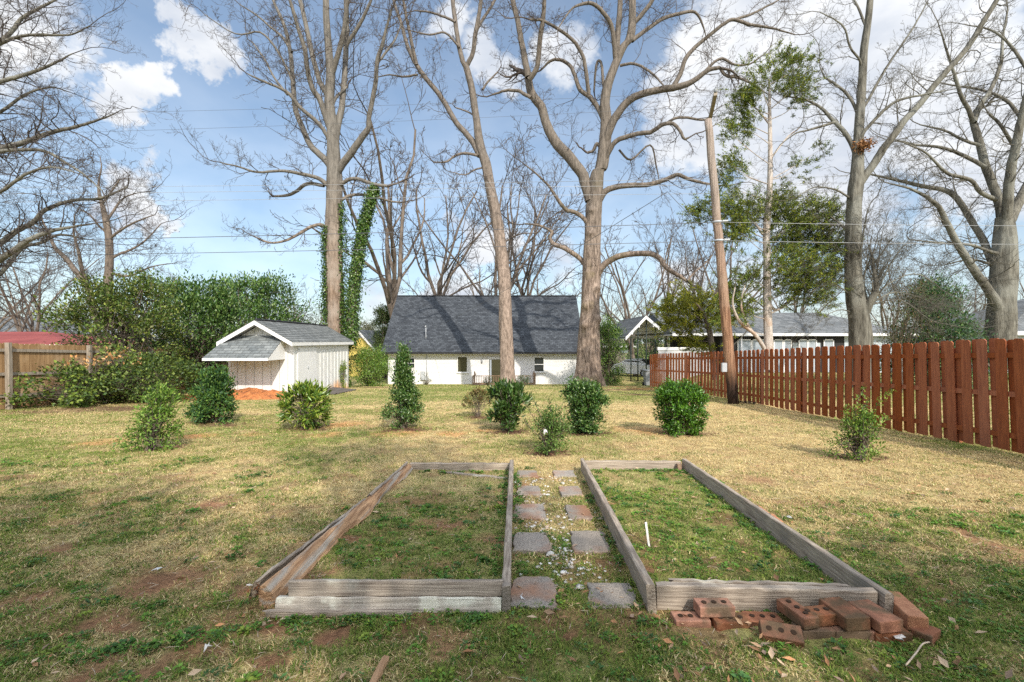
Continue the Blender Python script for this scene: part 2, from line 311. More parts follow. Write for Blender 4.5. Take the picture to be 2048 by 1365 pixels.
M['twig'] = pmat('twig', (.055,.043,.036), (.11,.09,.075), scale=3, rough=.9)
M['twig_grey'] = pmat('twig_grey', (.065,.06,.048), (.14,.13,.105), scale=3, rough=.9)
M['twig_dark'] = pmat('twig_dark', (.05,.042,.038), (.105,.088,.078), scale=3, rough=.9)
M['pole'] = barkmat('pole_wood', (.12,.06,.035), (.40,.235,.145), stretch=(22,22,.8), light=(.36,.25,.175), bump=.9, upper=(.42,.36,.31), uz=(3,7.5), foot=(.03,.02,.016))
M['tar'] = pmat('tar', (.015,.012,.01), (.05,.035,.025), scale=9, stretch=(1,1,.3), rough=.8, bump=.4)
M['white_wall'] = pmat('white_wall', (.60,.60,.60), (.66,.66,.655), scale=1.2, rough=.75, bump=.25, bscale=14, c3=(.57,.55,.52), s3=.5, t3=(.6,.85), bdist=.008)
M['white_trim'] = pmat('white_trim', (.64,.64,.635), (.69,.69,.685), scale=4, rough=.55)
M['shed_wall'] = pmat('shed_wall', (.60,.60,.58), (.66,.66,.64), scale=3, stretch=(1,1,.3), rough=.6, bump=.1, stain=(.62,.30,.10))
M['roof_dark'] = shinglemat('roof_dark', (.036,.041,.049), (.075,.085,.098), (.018,.021,.025), bw=.30, rh=.13, axis='XZ')
M['roof_shed'] = shinglemat('roof_shed', (.115,.125,.125), (.18,.19,.188), (.07,.075,.075), bw=.33, rh=.14, axis='YX')
M['roof_leanto'] = shinglemat('roof_leanto', (.12,.135,.14), (.19,.205,.205), (.08,.085,.085), bw=.33, rh=.10, axis='XZ')
M['roof_grey'] = shinglemat('roof_grey', (.11,.12,.125), (.17,.18,.185), (.08,.08,.08), bw=.5, rh=.12, axis='XZ')
M['roof_brown'] = shinglemat('roof_brown', (.10,.085,.075), (.16,.135,.12), (.07,.06,.05), bw=.5, rh=.12, axis='XZ')
M['black_metal'] = pmat('black_metal', (.012,.012,.014), (.03,.03,.032), scale=9, rough=.45)
M['dark_green_metal'] = pmat('dark_green_metal', (.02,.03,.028), (.035,.05,.045), scale=9, rough=.5)
M['grey_metal'] = pmat('grey_metal', (.33,.35,.37), (.42,.44,.46), scale=5, rough=.45)
M['glass'] = glassmat('glass')
M['glass_warm'] = glassmat('glass_warm', (.05,.048,.028), .12)
M['red_fence'] = pmat('red_fence', (.215,.060,.024), (.345,.110,.042), scale=5, stretch=(6,6,.5), rough=.75, bump=.35, objvar=.16, c3=(.20,.062,.028), s3=3, t3=(.62,.75))
M['red_fence_sun_tint'] = pmat('red_fence_sun_tint', (.32,.095,.036), (.47,.165,.06), scale=5, stretch=(6,6,.5), rough=.7, bump=.25, objvar=.12)  # fence stain lightened so the far stretch looks sunlit
M['cedar_fence'] = pmat('cedar_fence', (.20,.115,.05), (.36,.23,.115), scale=3, stretch=(5,5,.35), rough=.8, bump=.3, c3=(.42,.30,.18), s3=1.4, t3=(.5,.7))
M['grey_post'] = pmat('grey_post', (.17,.145,.115), (.34,.29,.23), scale=5, stretch=(6,6,.6), rough=.9, bump=.5)
M['plank_pale'] = pmat('plank_pale', (.28,.24,.195), (.58,.52,.44), scale=34, stretch=(.09,1.6,3.0), rough=.9, bump=.8, bscale=26, detail=8, c3=(.66,.64,.54), s3=3.4, t3=(.54,.60), bdist=.008)
M['plank'] = pmat('plank_grey', (.17,.13,.10), (.47,.40,.32), scale=34, stretch=(1.6,.09,3.0), rough=.9, bump=.8, bscale=26, detail=8, c3=(.22,.19,.16), s3=3.2, t3=(.55,.7), bdist=.008)
M['plank_x'] = pmat('plank_grey_cross', (.18,.14,.11), (.48,.41,.33), scale=34, stretch=(.09,1.6,3.0), rough=.9, bump=.8, bscale=26, detail=8, c3=(.56,.53,.44), s3=2.6, t3=(.58,.7), bdist=.006)
M['plank_rot'] = pmat('plank_rotten', (.20,.10,.05), (.58,.36,.20), scale=26, stretch=(1.6,.08,2.4), rough=.95, bump=1, bscale=22, detail=8, c3=(.40,.35,.29), s3=9, t3=(.5,.60), bdist=.014, s3st=True)
M['rot_dark'] = pmat('rot_dark', (.05,.02,.01), (.22,.09,.035), scale=40, rough=1, bump=1, bdist=.02)
M['deck_wood'] = pmat('deck_wood', (.15,.095,.06), (.27,.18,.12), scale=8, stretch=(1,4,.5), rough=.85)
M['ramp_wood'] = pmat('ramp_wood', (.07,.06,.052), (.15,.13,.115), scale=6, stretch=(5,.4,1), rough=.9, bump=.4)
M['paver'] = pmat('paver', (.18,.158,.135), (.40,.352,.30), scale=110, rough=.95, bump=.8, bscale=160, detail=2, c3=(.33,.19,.125), s3=3.2, t3=(.48,.66), bdist=.005, objvar=.14)
M['brick'] = pmat('brick', (.20,.085,.05), (.38,.18,.11), scale=14, rough=.92, bump=.8, bscale=50, c3=(.13,.085,.05), s3=8, t3=(.44,.62), bdist=.008, objvar=.22)
M['brick_orange'] = pmat('brick_orange', (.32,.14,.075), (.50,.25,.14), scale=22, rough=.92, bump=.6, bscale=70, c3=(.22,.16,.06), s3=11, t3=(.6,.72), bdist=.004)
M['brick_hole'] = pmat('brick_hole', (.03,.018,.012), (.06,.035,.02), scale=30, rough=1)
M['clay'] = pmat('clay', (.40,.14,.045), (.56,.22,.08), scale=5, rough=1, bump=1, bscale=14, detail=9, c3=(.27,.10,.042), s3=6, t3=(.48,.66), bdist=.09)
M['stick'] = pmat('stick', (.42,.33,.24), (.60,.50,.38), scale=20, stretch=(1,1,.2), rough=.9, bump=.3)
M['stick_orange'] = pmat('stick_orange', (.30,.17,.09), (.48,.30,.17), scale=18, stretch=(3,.3,1), rough=.95, bump=.6)
M['stick_pale'] = pmat('stick_pale', (.62,.6,.55), (.74,.72,.68), scale=20, rough=.8)
M['wire'] = pmat('wire', (.07,.075,.085), (.12,.125,.135), scale=2, rough=.5)
M['wire_light'] = pmat('wire_light', (.26,.27,.28), (.34,.35,.36), scale=2, rough=.5)
M['yellow_wall'] = pmat('yellow_wall', (.52,.40,.10), (.60,.47,.14), scale=1, stretch=(.1,.1,12), rough=.8)
M['red_roof'] = pmat('red_roof', (.17,.04,.038), (.27,.07,.062), scale=1.0, stretch=(.6,.6,2), rough=.8, bump=.2)
M['grey_wall'] = pmat('grey_wall', (.40,.41,.42), (.48,.49,.50), scale=2, rough=.8)
M['blue_wall'] = pmat('blue_wall', (.36,.41,.45), (.44,.49,.53), scale=2, stretch=(1,1,8), rough=.7)
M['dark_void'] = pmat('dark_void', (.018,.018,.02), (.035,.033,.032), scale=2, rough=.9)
M['curtain'] = pmat('curtain', (.24,.28,.32), (.36,.40,.44), scale=9, stretch=(3,3,.1), rough=.9)
M['car_white'] = pmat('car_white', (.72,.73,.75), (.76,.77,.79), scale=2, rough=.25, spec=.6)
M['car_silver'] = pmat('car_silver', (.42,.44,.47), (.47,.49,.52), scale=2, rough=.25, metal=.4)
M['tyre'] = pmat('tyre', (.012,.012,.012), (.025,.025,.025), scale=9, rough=.9)
M['tail'] = pmat('tail_light', (.30,.012,.012), (.38,.02,.02), scale=9, rough=.2)
M['plastic_grey'] = pmat('plastic_grey', (.20,.21,.22), (.27,.28,.29), scale=6, rough=.6)
M['tarp'] = pmat('tarp', (.20,.17,.14), (.32,.28,.23), scale=5, rough=.9, bump=.5)
M['nest'] = pmat('nest', (.20,.10,.045), (.38,.22,.11), scale=12, rough=1)
M['foil'] = pmat('foil', (.60,.62,.64), (.75,.76,.77), scale=20, rough=.35)
M['leaf'] = leafmat('leaf')
M['leaf_gloss'] = leafmat('leaf_gloss', rough=.32, spec=.5)
M['needle'] = leafmat('needle', rough=.7, trans=.15, spec=.2)
M['grass'] = leafmat('grass_blade', rough=.75, trans=.3, spec=.2)
M['dryleaf'] = leafmat('dry_leaf', rough=.85, trans=.15, spec=.1)
M['pebble'] = leafmat('pebble', rough=.8, trans=0, spec=.3)
SHADE = [(-9.0,-6.3,7.0,3.8),(-6.0,-6.2,7.3,3.8),(-3.0,-6.0,7.2,3.8),(0.0,-6.2,7.4,3.8),(3.6,-6.8,10.8,3.4),(6.4,-6.3,6.2,3.4),(9.6,-6.5,5.4,3.2)]
# ------------------------------------------------------------------ lawn: one sheet, with its worn and green patches
BLOBS = {'dirt': [], 'orange': [], 'mulch': []}
def blob(kind, px, py, rpx, sq=1.0, w=1.0):
    x, y = G(px, py); BLOBS[kind].append((x, y, rpx*y/910*(1.25 if kind == 'dirt' else 1), sq, w))
for a in ((330,1160,70),(250,1250,60),(420,1290,60),(330,1330,50),(170,1330,60),(470,1180,45),(120,1100,45),(900,1050,40),(1000,1090,30),(720,1095,30),(640,1150,40),(690,1265,45),
          (880,1265,40),(1180,1290,30),(30,1215,55),(560,1240,30),(2000,1100,70),(1940,1070,40),(1230,1015,20),(1280,1140,25),(430,1010,40),(560,1310,40)): blob('dirt', *a)
for a in ((210,885,55,1,.8),(395,873,40,1,1),(690,848,50,1,.9),(650,870,40,1,.6),(905,868,40,1,.8),(800,866,60,1,.7),(965,862,28,1,.7),(1300,862,70,1,.75),(1240,855,30,1,.6),(500,870,30,1,.5),
          (160,1000,60,1,.35),(250,1010,40,1,.35),(1250,772,40,1,1.),(1290,778,50,1,.9),(1330,790,30,1,.5),(1195,775,30,1,.6),(340,925,30,1,.4)): blob('orange', *a)
for a in ((330,897,48,.6),(445,850,45,.6),(615,858,48,.5),(820,860,55,.5),(955,836,32,.5),(1020,865,55,.5),(1097,908,52,.5),(1175,868,52,.5),(1375,868,62,.5),(1712,917,55,.5),
          (1170,775,60,.5),(1015,771,50,.5),(745,775,50,.5),(1275,790,40,.5),(1240,780,60,.6),(220,818,130,.35,.9),(80,825,70,.35,.7)): blob('mulch', *a)
BEDL = [(-1.50,2.72),(-.05,2.72),(-.01,6.1),(-1.38,6.15)]
BEDR = [(.83,2.74),(2.10,2.66),(2.32,6.12),(.96,6.15)]
def in_quad(x, y, q):
    r = np.ones(np.shape(x), bool)
    for (x0, y0), (x1, y1) in zip(q, q[1:]+q[:1]): r &= ((x1-x0)*(y-y0)-(y1-y0)*(x-x0)) > 0
    return r
def fields(x, y):
    n1 = fbm(x*.75, y*.75, 1); n2 = fbm(x*3.7, y*3.7, 2); n3 = fbm(x*.28+9, y*.28, 4, 3)
    n5 = fbm(x*9+3, y*9, 12, 3); out = {}
    wx = x+(n2-.5)*.5; wy = y+(fbm(x*3.7+31, y*3.7, 8)-.5)*.5
    for k, L in BLOBS.items():
        t = np.zeros(np.shape(x))
        for (bx, by, r, sq, w) in L:
            d2 = ((wx-bx)/r)**2+((wy-by)/(r*max(.55, sq)))**2
            t = np.maximum(t, w*np.clip(1.15-d2, 0, 1)*np.clip(.1+n2*1.9, 0, 1)*np.clip(.35+1.4*n5, 0, 1))
        out[k] = t
    bl, br = in_quad(x, y, BEDL), in_quad(x, y, BEDR)
    g = .40+(n1-.5)*1.5+(n2-.5)*1.0+(n3-.5)*.6
    g = g+.34*(1-sst(y, 3.4, 6.5))+.50*br+.22*bl
    g = g+.30*sst(y, 15, 18)*(1-sst(np.abs(x-1.5), 5, 10))
    g = g-.34*sst(x, 1.6, 3.2)*sst(y, 3.2, 5.5)*(1-sst(y, 13, 18))*(1-br)
    g = g+.5*sst(x, 7.2, 7.9)*(1-sst(y, 9, 12))+.35*sst(x, 8.6, 9.5)
    g = g-.02*sst(-x, 2, 6)+.16*sst(y, 6, 10)*sst(4-x, 0, 3)
    g = g-.18*bl*sst(y, 4.2, 5.5)
    g = g+.5*sst(y, 38, 60)
    out['green'] = np.clip(g, 0, 1)
    out['dirt'] = np.maximum(out['dirt'], np.clip((fbm(x*1.9+50, y*1.9, 15)-.62)*6, 0, .6)*(y < 6))
    return out
SOIL = np.array((.27,.12,.075)); STRAW = np.array((.58,.45,.215)); GREEN = np.array((.17,.22,.05)); ORANGE = np.array((.56,.27,.11)); MULCH = np.array((.135,.075,.048))
def mixc(a, b, t): return a*(1-t[..., None])+b*t[..., None]
def grid_axis(pts):
    out = [pts[0][0]]
    for (a, st), (b, _) in zip(pts[:-1], pts[1:]):
        n = max(1, int(round((b-a)/st))); out += list(a+(b-a)*(np.arange(1, n+1)/n))
    return np.array(out)
def groundz(x, y):
    near = (1-sst(y, 12, 25)); bed = np.minimum(1, in_quad(x, y, BEDL)*1.+in_quad(x, y, BEDR)*1.)
    return gz(x, y)+near*((fbm(x*2.2, y*2.2, 21)-.5)*.045+(fbm(x*9, y*9, 22)-.5)*.016)+.022*bed
def build_lawn():
    xs = grid_axis([(-400,60),(-100,12),(-40,3),(-16,.35),(-7,.09),(-3.2,.05),(3.2,.09),(7,.2),(14,.5),(30,3),(60,12),(100,60),(400,1)])
    ys = grid_axis([(-60,6),(-6,.8),(0,.2),(1.4,.045),(7,.08),(12,.16),(20,.3),(45,2),(70,12),(150,60),(600,1)])
    X, Y = np.meshgrid(xs, ys); n = len(xs); m = len(ys)
    near = (1-sst(Y, 12, 25))
    Z = gz(X, Y)+near*((fbm(X*2.2, Y*2.2, 21)-.5)*.05+(fbm(X*9, Y*9, 22)-.5)*.022)
    Z = Z+.03*(in_quad(X, Y, BEDL) | in_quad(X, Y, BEDR))
    F = fields(X, Y)
    c = mixc(STRAW*.9, GREEN*.85, F['green']*.75)
    th = np.clip((fbm(X*6, Y*6, 31)-.50)*4, 0, 1)*.5*near
    c = mixc(c, SOIL, th)
    c = mixc(c, SOIL*1.1, F['dirt']*.8); c = mixc(c, ORANGE, F['orange']*.85); c = mixc(c, MULCH, F['mulch'])
    I = np.arange(n*m).reshape(m, n); q = np.stack([I[:-1, :-1], I[:-1, 1:], I[1:, 1:], I[1:, :-1]], -1).reshape(-1, 4)
    me = np_mesh('lawn', np.stack([X, Y, Z], -1).reshape(-1, 3), q, smooth=True, cols=c.reshape(-1, 3))
    m_, nt, b, out = new_mat('lawn_soil'); N = nt.nodes; L = nt.links
    a = N.new('ShaderNodeAttribute'); a.attribute_name = 'Col'; tc = N.new('ShaderNodeTexCoord')
    n1 = N.new('ShaderNodeTexNoise'); n1.inputs['Scale'].default_value = 38; n1.inputs['Detail'].default_value = 8; n1.inputs['Roughness'].default_value = .7; L.new(tc.outputs['Object'], n1.inputs['Vector'])
    mr = N.new('ShaderNodeMapRange'); mr.inputs[1].default_value = .3; mr.inputs[2].default_value = .7; mr.inputs[3].default_value = .5; mr.inputs[4].default_value = 1.5; L.new(n1.outputs[0], mr.inputs[0])
    n2 = N.new('ShaderNodeTexNoise'); n2.inputs['Scale'].default_value = 5; n2.inputs['Detail'].default_value = 8; L.new(tc.outputs['Object'], n2.inputs['Vector'])
    mr2 = N.new('ShaderNodeMapRange'); mr2.inputs[1].default_value = .3; mr2.inputs[2].default_value = .7; mr2.inputs[3].default_value = .75; mr2.inputs[4].default_value = 1.25; L.new(n2.outputs[0], mr2.inputs[0])
    mm = N.new('ShaderNodeMath'); mm.operation = 'MULTIPLY'; L.new(mr.outputs[0], mm.inputs[0]); L.new(mr2.outputs[0], mm.inputs[1])
    mx = N.new('ShaderNodeMix'); mx.data_type = 'RGBA'; mx.blend_type = 'MULTIPLY'; mx.inputs['Factor'].default_value = 1; L.new(a.outputs['Color'], mx.inputs[6]); L.new(mm.outputs[0], mx.inputs[7])
    L.new(mx.outputs[2], b.inputs['Base Color']); b.inputs['Roughness'].default_value = .95; b.inputs['Specular IOR Level'].default_value = .1
    bp = N.new('ShaderNodeBump'); bp.inputs['Strength'].default_value = .9; bp.inputs['Distance'].default_value = .03; L.new(n1.outputs[0], bp.inputs['Height']); L.new(bp.outputs[0], b.inputs['Normal'])
    o = link('lawn', me, m_); tag(o, kind='structure')
build_lawn()

# ------------------------------------------------------------------ paving stones between the two beds
PAV = []
def paver(c4, label, warm=0):
    P = [G(*p) for p in c4]; PAV.append(P)
    cx = sum(p[0] for p in P)/4; cy = sum(p[1] for p in P)/4; z = gz1(cx, cy)
    out = []
    for i in range(4):
        a, b = Vector((*P[i], 0)), Vector((*P[(i+1) % 4], 0))
        for t in (.03, .17, .33, .5, .67, .83, .97):
            p = a.lerp(b, t)
            if t in (.03, .97): p = p.lerp(Vector((cx, cy, 0)), .015)
            out.append(p+Vector((random.uniform(-.014, .014), random.uniform(-.012, .012), 0)))
    mb = MB(); n = len(out); vs = [Vector((p.x, p.y, gz1(p.x, p.y)-.05)) for p in out]+[Vector((p.x, p.y, gz1(p.x, p.y)+.017)) for p in out]
    inn = [Vector((p.x, p.y, 0)).lerp(Vector((cx, cy, 0)), .03) for p in out]; vs += [Vector((p.x, p.y, gz1(p.x, p.y)+.022)) for p in inn]
    inn2 = [Vector((p.x, p.y, 0)).lerp(Vector((cx, cy, 0)), .5) for p in out]; vs += [Vector((p.x, p.y, gz1(p.x, p.y)+.022+random.uniform(-.002, .002))) for p in inn2]
    fs = []
    for r in range(3): fs += [(r*n+i, r*n+(i+1) % n, (r+1)*n+(i+1) % n, (r+1)*n+i) for i in range(n)]
    fs.append(tuple(3*n+i for i in range(n)))
    mb.add(vs, fs); o = mb.build('stepping_stone', M['paver']); 
    for v in o.data.vertices: v.co -= Vector((cx, cy, z))
    o.location = (cx, cy, z); tag(o, label, 'paving stone', 'stepping stones between the raised beds')
ords = ['nearest the camera', 'second from the front', 'middle one', 'second from the back', 'farthest from the camera']
Lp = [[(1018,1221),(1118,1221),(1104,1160),(1030,1160)],[(1025,1106),(1104,1107),(1094,1070),(1029,1070)],[(1028,1041),(1092,1042),(1086,1012),(1031,1011)],[(1034,993),(1084,994),(1078,975),(1036,975)],[(1032,957),(1077,957),(1073,944),(1036,944)]]
Rp = [[(1180,1222),(1282,1220),(1258,1171),(1176,1171)],[(1147,1108),(1226,1109),(1205,1067),(1142,1066)],[(1136,1041),(1187,1041),(1172,1015),(1131,1014)],[(1122,994),(1168,994),(1156,976),(1116,976)],[(1108,956),(1153,956),(1147,944),(1106,944)]]
for q, w in zip(Lp, ords): paver(q, 'rough grey stepping stone in the left column, '+w)
for q, w in zip(Rp, ords): paver(q, 'reddish grey stepping stone in the right column, '+w)

# ------------------------------------------------------------------ raised beds of old timber
def bz(x, y, h): return Vector((x, y, gz1(x, y)+h))
def beds():
    t = thing('raised_garden_bed', 'left timber raised bed with a rotten split board along its left side', 'garden bed', (-.75, 4.4, gz1(-.75, 4.4)), 'two timber raised beds')
    MB().board(bz(-.035,2.70,.075), bz(-.005,6.16,.07), .052, .165, n=24, jit=.003, ends=.004).build('board', M['plank'], t)
    o = MB().board(bz(-1.34,2.755,.122), bz(-.065,2.755,.122), .045, .088, n=22, jit=.003, ends=.012, up=(0,.30,1)).build('board', M['plank_x'], t); o['label'] = 'upper front board, darker grey'
    o = MB().board(bz(-1.40,2.722,.040), bz(-.068,2.722,.040), .05, .088, n=22, jit=.004, ends=.012, up=(0,.30,1)).build('board', M['plank_pale'], t); o['label'] = 'lower front board with pale paint marks'
    MB().board(bz(-1.44,2.66,.018), bz(-.6,2.675,.012), .03, .035, n=12, jit=.005, ends=.03).build('board_splinter', M['plank_x'], t)
    MB().board(bz(-1.36,6.12,.06), bz(-.03,6.08,.065), .045, .12, n=18, jit=.004, ends=.01).build('board', M['plank_x'], t)
    # rotten board: grey outer splinter, orange heartwood with a torn lower edge
    mb = MB(); n = 40; p0 = bz(-1.50,2.74,0); p1 = bz(-1.375,6.22,0); vs = []; fs = []
    for i in range(n+1):
        s = i/n; p = p0.lerp(p1, s); p.z = gz1(p.x, p.y); w = .085-.035*s; 
        tear = .03*(fbm(np.array([s*9.0]), np.array([0.5]), 44, 3)[0]-.5)*2+.02*math.sin(s*17)
        top = .135-.03*s+random.uniform(-.004, .004)
        sec = [(-.022,.02),(-.028,top*.8),(-.018,top),(.012,top+random.uniform(-.006,.004)),(w*.62,top*.74+tear*.4),(w+tear,.045+random.uniform(-.008,.008)),(w*.8+tear,.0)]
        vs += [p+Vector((a, random.uniform(-.004, .004), b)) for a, b in sec]
    for i in range(n):
        for k in range(6): fs.append((i*7+k, (i+1)*7+k, (i+1)*7+k+1, i*7+k+1))
    fs += [tuple(range(7)), tuple(n*7+k for k in range(6, -1, -1))]
    mb.add(vs, fs); o = mb.build('board', M['plank_rot'], t); o['label'] = 'rotten split board with orange heartwood'
    MB().board(bz(-1.615,2.86,.06), bz(-1.475,4.5,.075), .022, .12, n=20, jit=.006, ends=.03, up=(.35,0,1)).build('board_splinter', M['plank'], t)
    MB().board(bz(-1.46,4.62,.085), bz(-1.42,6.12,.08), .03, .10, n=18, jit=.006, ends=.03, up=(.25,0,1)).build('board_splinter', M['plank'], t)
    mb = MB()
    for k in range(34):
        q = Vector((-1.55+random.gauss(0, .02), 2.72+random.uniform(0, .14), gz1(-1.53,2.75)+random.uniform(.045, .115))); a = random.uniform(.008, .02)
        mb.add([q+Vector((random.uniform(-a, a), random.uniform(-a, a), random.uniform(-a, a))) for _ in range(4)], [(0,1,2),(0,2,3),(0,3,1),(1,3,2)])
    mb.build('rotten_core', M['rot_dark'], t)
    o = MB().board((*G(880,948), gz1(*G(880,948))+.025), (*G(1012,962), gz1(*G(1012,962))+.03), .055, .02, n=12, jit=.004, ends=.02).build('loose_board', M['plank_x']); tag(o, 'thin grey board lying loose inside the left bed at its far end', 'board')
    t = thing('raised_garden_bed', 'right timber raised bed full of green weeds with bricks round it', 'garden bed', (1.5, 4.4, gz1(1.5, 4.4)), 'two timber raised beds')
    MB().board(bz(.825,2.69,.082), bz(.955,6.17,.075), .05, .185, n=24, jit=.003, ends=.004, up=(-.07,0,1)).build('board', M['plank'], t)
    MB().board(bz(2.155,2.60,.08), bz(2.34,6.20,.075), .05, .165, n=24, jit=.003, ends=.006, up=(.1,0,1)).build('board', M['plank'], t)
    MB().board(bz(.865,2.735,.085), bz(2.115,2.66,.085), .05, .15, n=22, jit=.004, ends=.008).build('board', M['plank_x'], t)
    MB().board(bz(.98,2.775,.155), bz(2.0,2.72,.15), .025, .02, n=16, jit=.006, ends=.03).build('board_splinter', M['plank_x'], t)
    MB().board(bz(.99,6.17,.07), bz(2.28,6.15,.07), .045, .135, n=18, jit=.004, ends=.01).build('board', M['plank_x'], t)
    MB().board(bz(2.23,6.07,.0), bz(2.23,6.08,.11), .06, .06, n=4, jit=.006, ends=.01, up=(0,1,0)).build('corner_block', M['deck_wood'], t)
    MB().board(bz(-.13,2.84,-.02), bz(-.13,2.85,.09), .05, .05, n=4, jit=.005, ends=.006, up=(0,1,0)).build('corner_block', M['plank'], bpy.data.objects['raised_garden_bed'])
    a = G(1301,1103); q = Vector((a[0], a[1], gz1(*a))); o = MB().board(q+Vector((0,0,-.05)), q+Vector((-.008,.10,.19)), .017, .010, n=8, jit=.0012, up=(0,1,0)).build('garden_stake', M['stick_pale']); tag(o, 'thin pale wooden stake standing upright in the right bed', 'stake')
beds()

# ------------------------------------------------------------------ bricks
def brick(px, py, h, yaw, label, m='brick', pitch=0, roll=0, holes=True, size=(.20,.095,.062), xy=None):
    x, y = xy if xy else G(px, py); z = gz1(x, y)+h
    L, Wd, H = size; rot = Matrix.Rotation(R(yaw), 3, 'Z') @ Matrix.Rotation(R(pitch), 3, 'X') @ Matrix.Rotation(R(roll), 3, 'Y')
    b = MB(); nx, ny = 6, 3; vs = []; 
    def grid(f, na, nb):
        o = len(b.v); pts = [f(i/na, j/nb) for j in range(nb+1) for i in range(na+1)]
        b.add([rot @ p for p in pts], [(j*(na+1)+i, j*(na+1)+i+1, (j+1)*(na+1)+i+1, (j+1)*(na+1)+i) for j in range(nb) for i in range(na)])
    b.box((0,0,0), (L, Wd, H), rot)
    for v in range(len(b.v)): b.v[v] = tuple(Vector(b.v[v])+Vector([random.uniform(-.003, .003) for _ in range(3)]))
    o = b.build('brick', M[m], None, bevel=.005); o.location = (x, y, z)
    tag(o, label, 'brick', 'loose bricks round the right bed'); ORG[o.name] = (0,0,0)
    if holes:
        hb = MB()
        for k in (-1, 0, 1):
            hb = MB(); c = Vector((k*.058, 0, H/2+.0052)); pts = [rot @ (c+Vector((math.cos(a)*.0135, math.sin(a)*.0135, 0))) for a in np.linspace(0, 2*math.pi, 15)[:-1]]
            low = [rot @ (c+Vector((math.cos(a)*.0135, math.sin(a)*.0135, -.02))) for a in np.linspace(0, 2*math.pi, 15)[:-1]]
            hb.add(pts+low, [tuple(range(14))]+[(i, 14+i, 14+(i+1) % 14, (i+1) % 14) for i in range(14)]); hb.build('core_hole', M['brick_hole'], o)
    return o
brick(0,0,.078, 2, 'brick with three holes lying on the lower course, leftmost against the front board', xy=(1.16,2.615))
brick(0,0,.008, 0, 'dark flat brick half buried at the left end of the lower course', xy=(1.02,2.60))
brick(0,0,.012, 3, 'mossy brick of the lower course beneath the leftmost upper brick', xy=(1.235,2.575))
brick(0,0,.006, -2, 'weathered brick of the lower course in the gap covered by dead leaves', xy=(1.43,2.60))
brick(0,0,.030, -18, 'brick tipped forward on the grass in front of the others, three holes showing', xy=(1.44,2.44), pitch=24)
brick(0,0,.082, -78, 'brick set end-on with ribbed face in the middle of the front row', xy=(1.60,2.555))
brick(0,0,.08, 8, 'brick with three holes lying crosswise in the middle of the front row', xy=(1.695,2.53))
brick(0,0,.088, -84, 'smooth orange brick with a sooty top in the front row', 'brick', holes=False, xy=(1.845,2.535), size=(.20,.14,.07))
brick(0,0,.084, -80, 'purplish brick with a smooth top near the right corner of the bed', 'brick', holes=False, xy=(2.005,2.52), size=(.20,.14,.065))
brick(0,0,.010, 4, 'lower brick under the ribbed one in the front row', xy=(1.66,2.50), holes=False)
brick(0,0,.012, -3, 'lower brick below the sooty topped one', xy=(1.85,2.49), holes=False)
brick(0,0,.010, 2, 'lower brick below the purplish one at the right corner', xy=(2.04,2.475), holes=False)
brick(0,0,.07, 78, 'pale orange brick leaning along the right board at its near end', 'brick_orange', holes=False, xy=(2.235,2.60), size=(.26,.10,.085))
brick(0,0,.018, 30, 'broken dark brick end at the right corner on the grass', xy=(2.235,2.46), holes=False, size=(.13,.09,.06))
for k, (yy, h, nm) in enumerate(((3.05,.012,'nearest buried one of the side row'),(3.30,.014,'second from the near end of the side row'),(3.55,.02,'third from the near end of the side row'),(3.80,.045,'fourth in the side row, tilted outward'),(4.05,.075,'bright one with holes in the middle of the side row'),(4.28,.075,'bright one just beyond the middle of the side row'),(4.52,.055,'sixth from the far end of the side row'),(4.78,.03,'low one in the far half of the side row'),(5.1,.02,'sunken one near the far end of the side row'),(5.5,.02,'farthest one of the side row'))):
    brick(0,0,h, 86+random.uniform(-4, 4), 'brick along the right board, '+nm, 'brick_orange' if 3 <= k <= 6 else 'brick', xy=(2.155+(yy-2.6)*.0514+.085, yy), roll=0, pitch=random.uniform(-3, 3), holes=k in (3,4,5))

# ------------------------------------------------------------------ right fence, shadowbox pickets
FL = [(7.98,3.6),(8.08,7.2),(8.12,9.5),(8.22,12),(8.40,16),(8.34,19.5),(8.22,21.4)]
def along(path, step):
    out = []; acc = 0
    for (x0, y0), (x1, y1) in zip(path[:-1], path[1:]):
        L = math.hypot(x1-x0, y1-y0); d = acc
        while d < L: out.append((x0+(x1-x0)*d/L, y0+(y1-y0)*d/L, math.atan2(y1-y0, x1-x0))); d += step
        acc = d-L
    return out
def picket_mb(x, y, ang, h, w=.15, th=.02, lean=0):
    u = Vector((math.cos(ang), math.sin(ang), 0)); n = Vector((-u.y, u.x, 0)); z = gz1(x, y)+.03+random.uniform(-.012, .012)
    h += random.uniform(-.012, .012); c = .032; sl = random.uniform(-.008, .008)
    prof = [(-w/2,0),(w/2,0),(w/2,h-c),(w/2-c,h),(-w/2+c,h),(-w/2,h-c)]; b = Vector((x, y, z))
    f = lambda a, e: b+u*(a+sl*e)+Vector((0,0,e))+Vector((-lean*e, 0, 0))
    return MB().prism([f(a, e)-n*th/2 for a, e in prof], n*th)
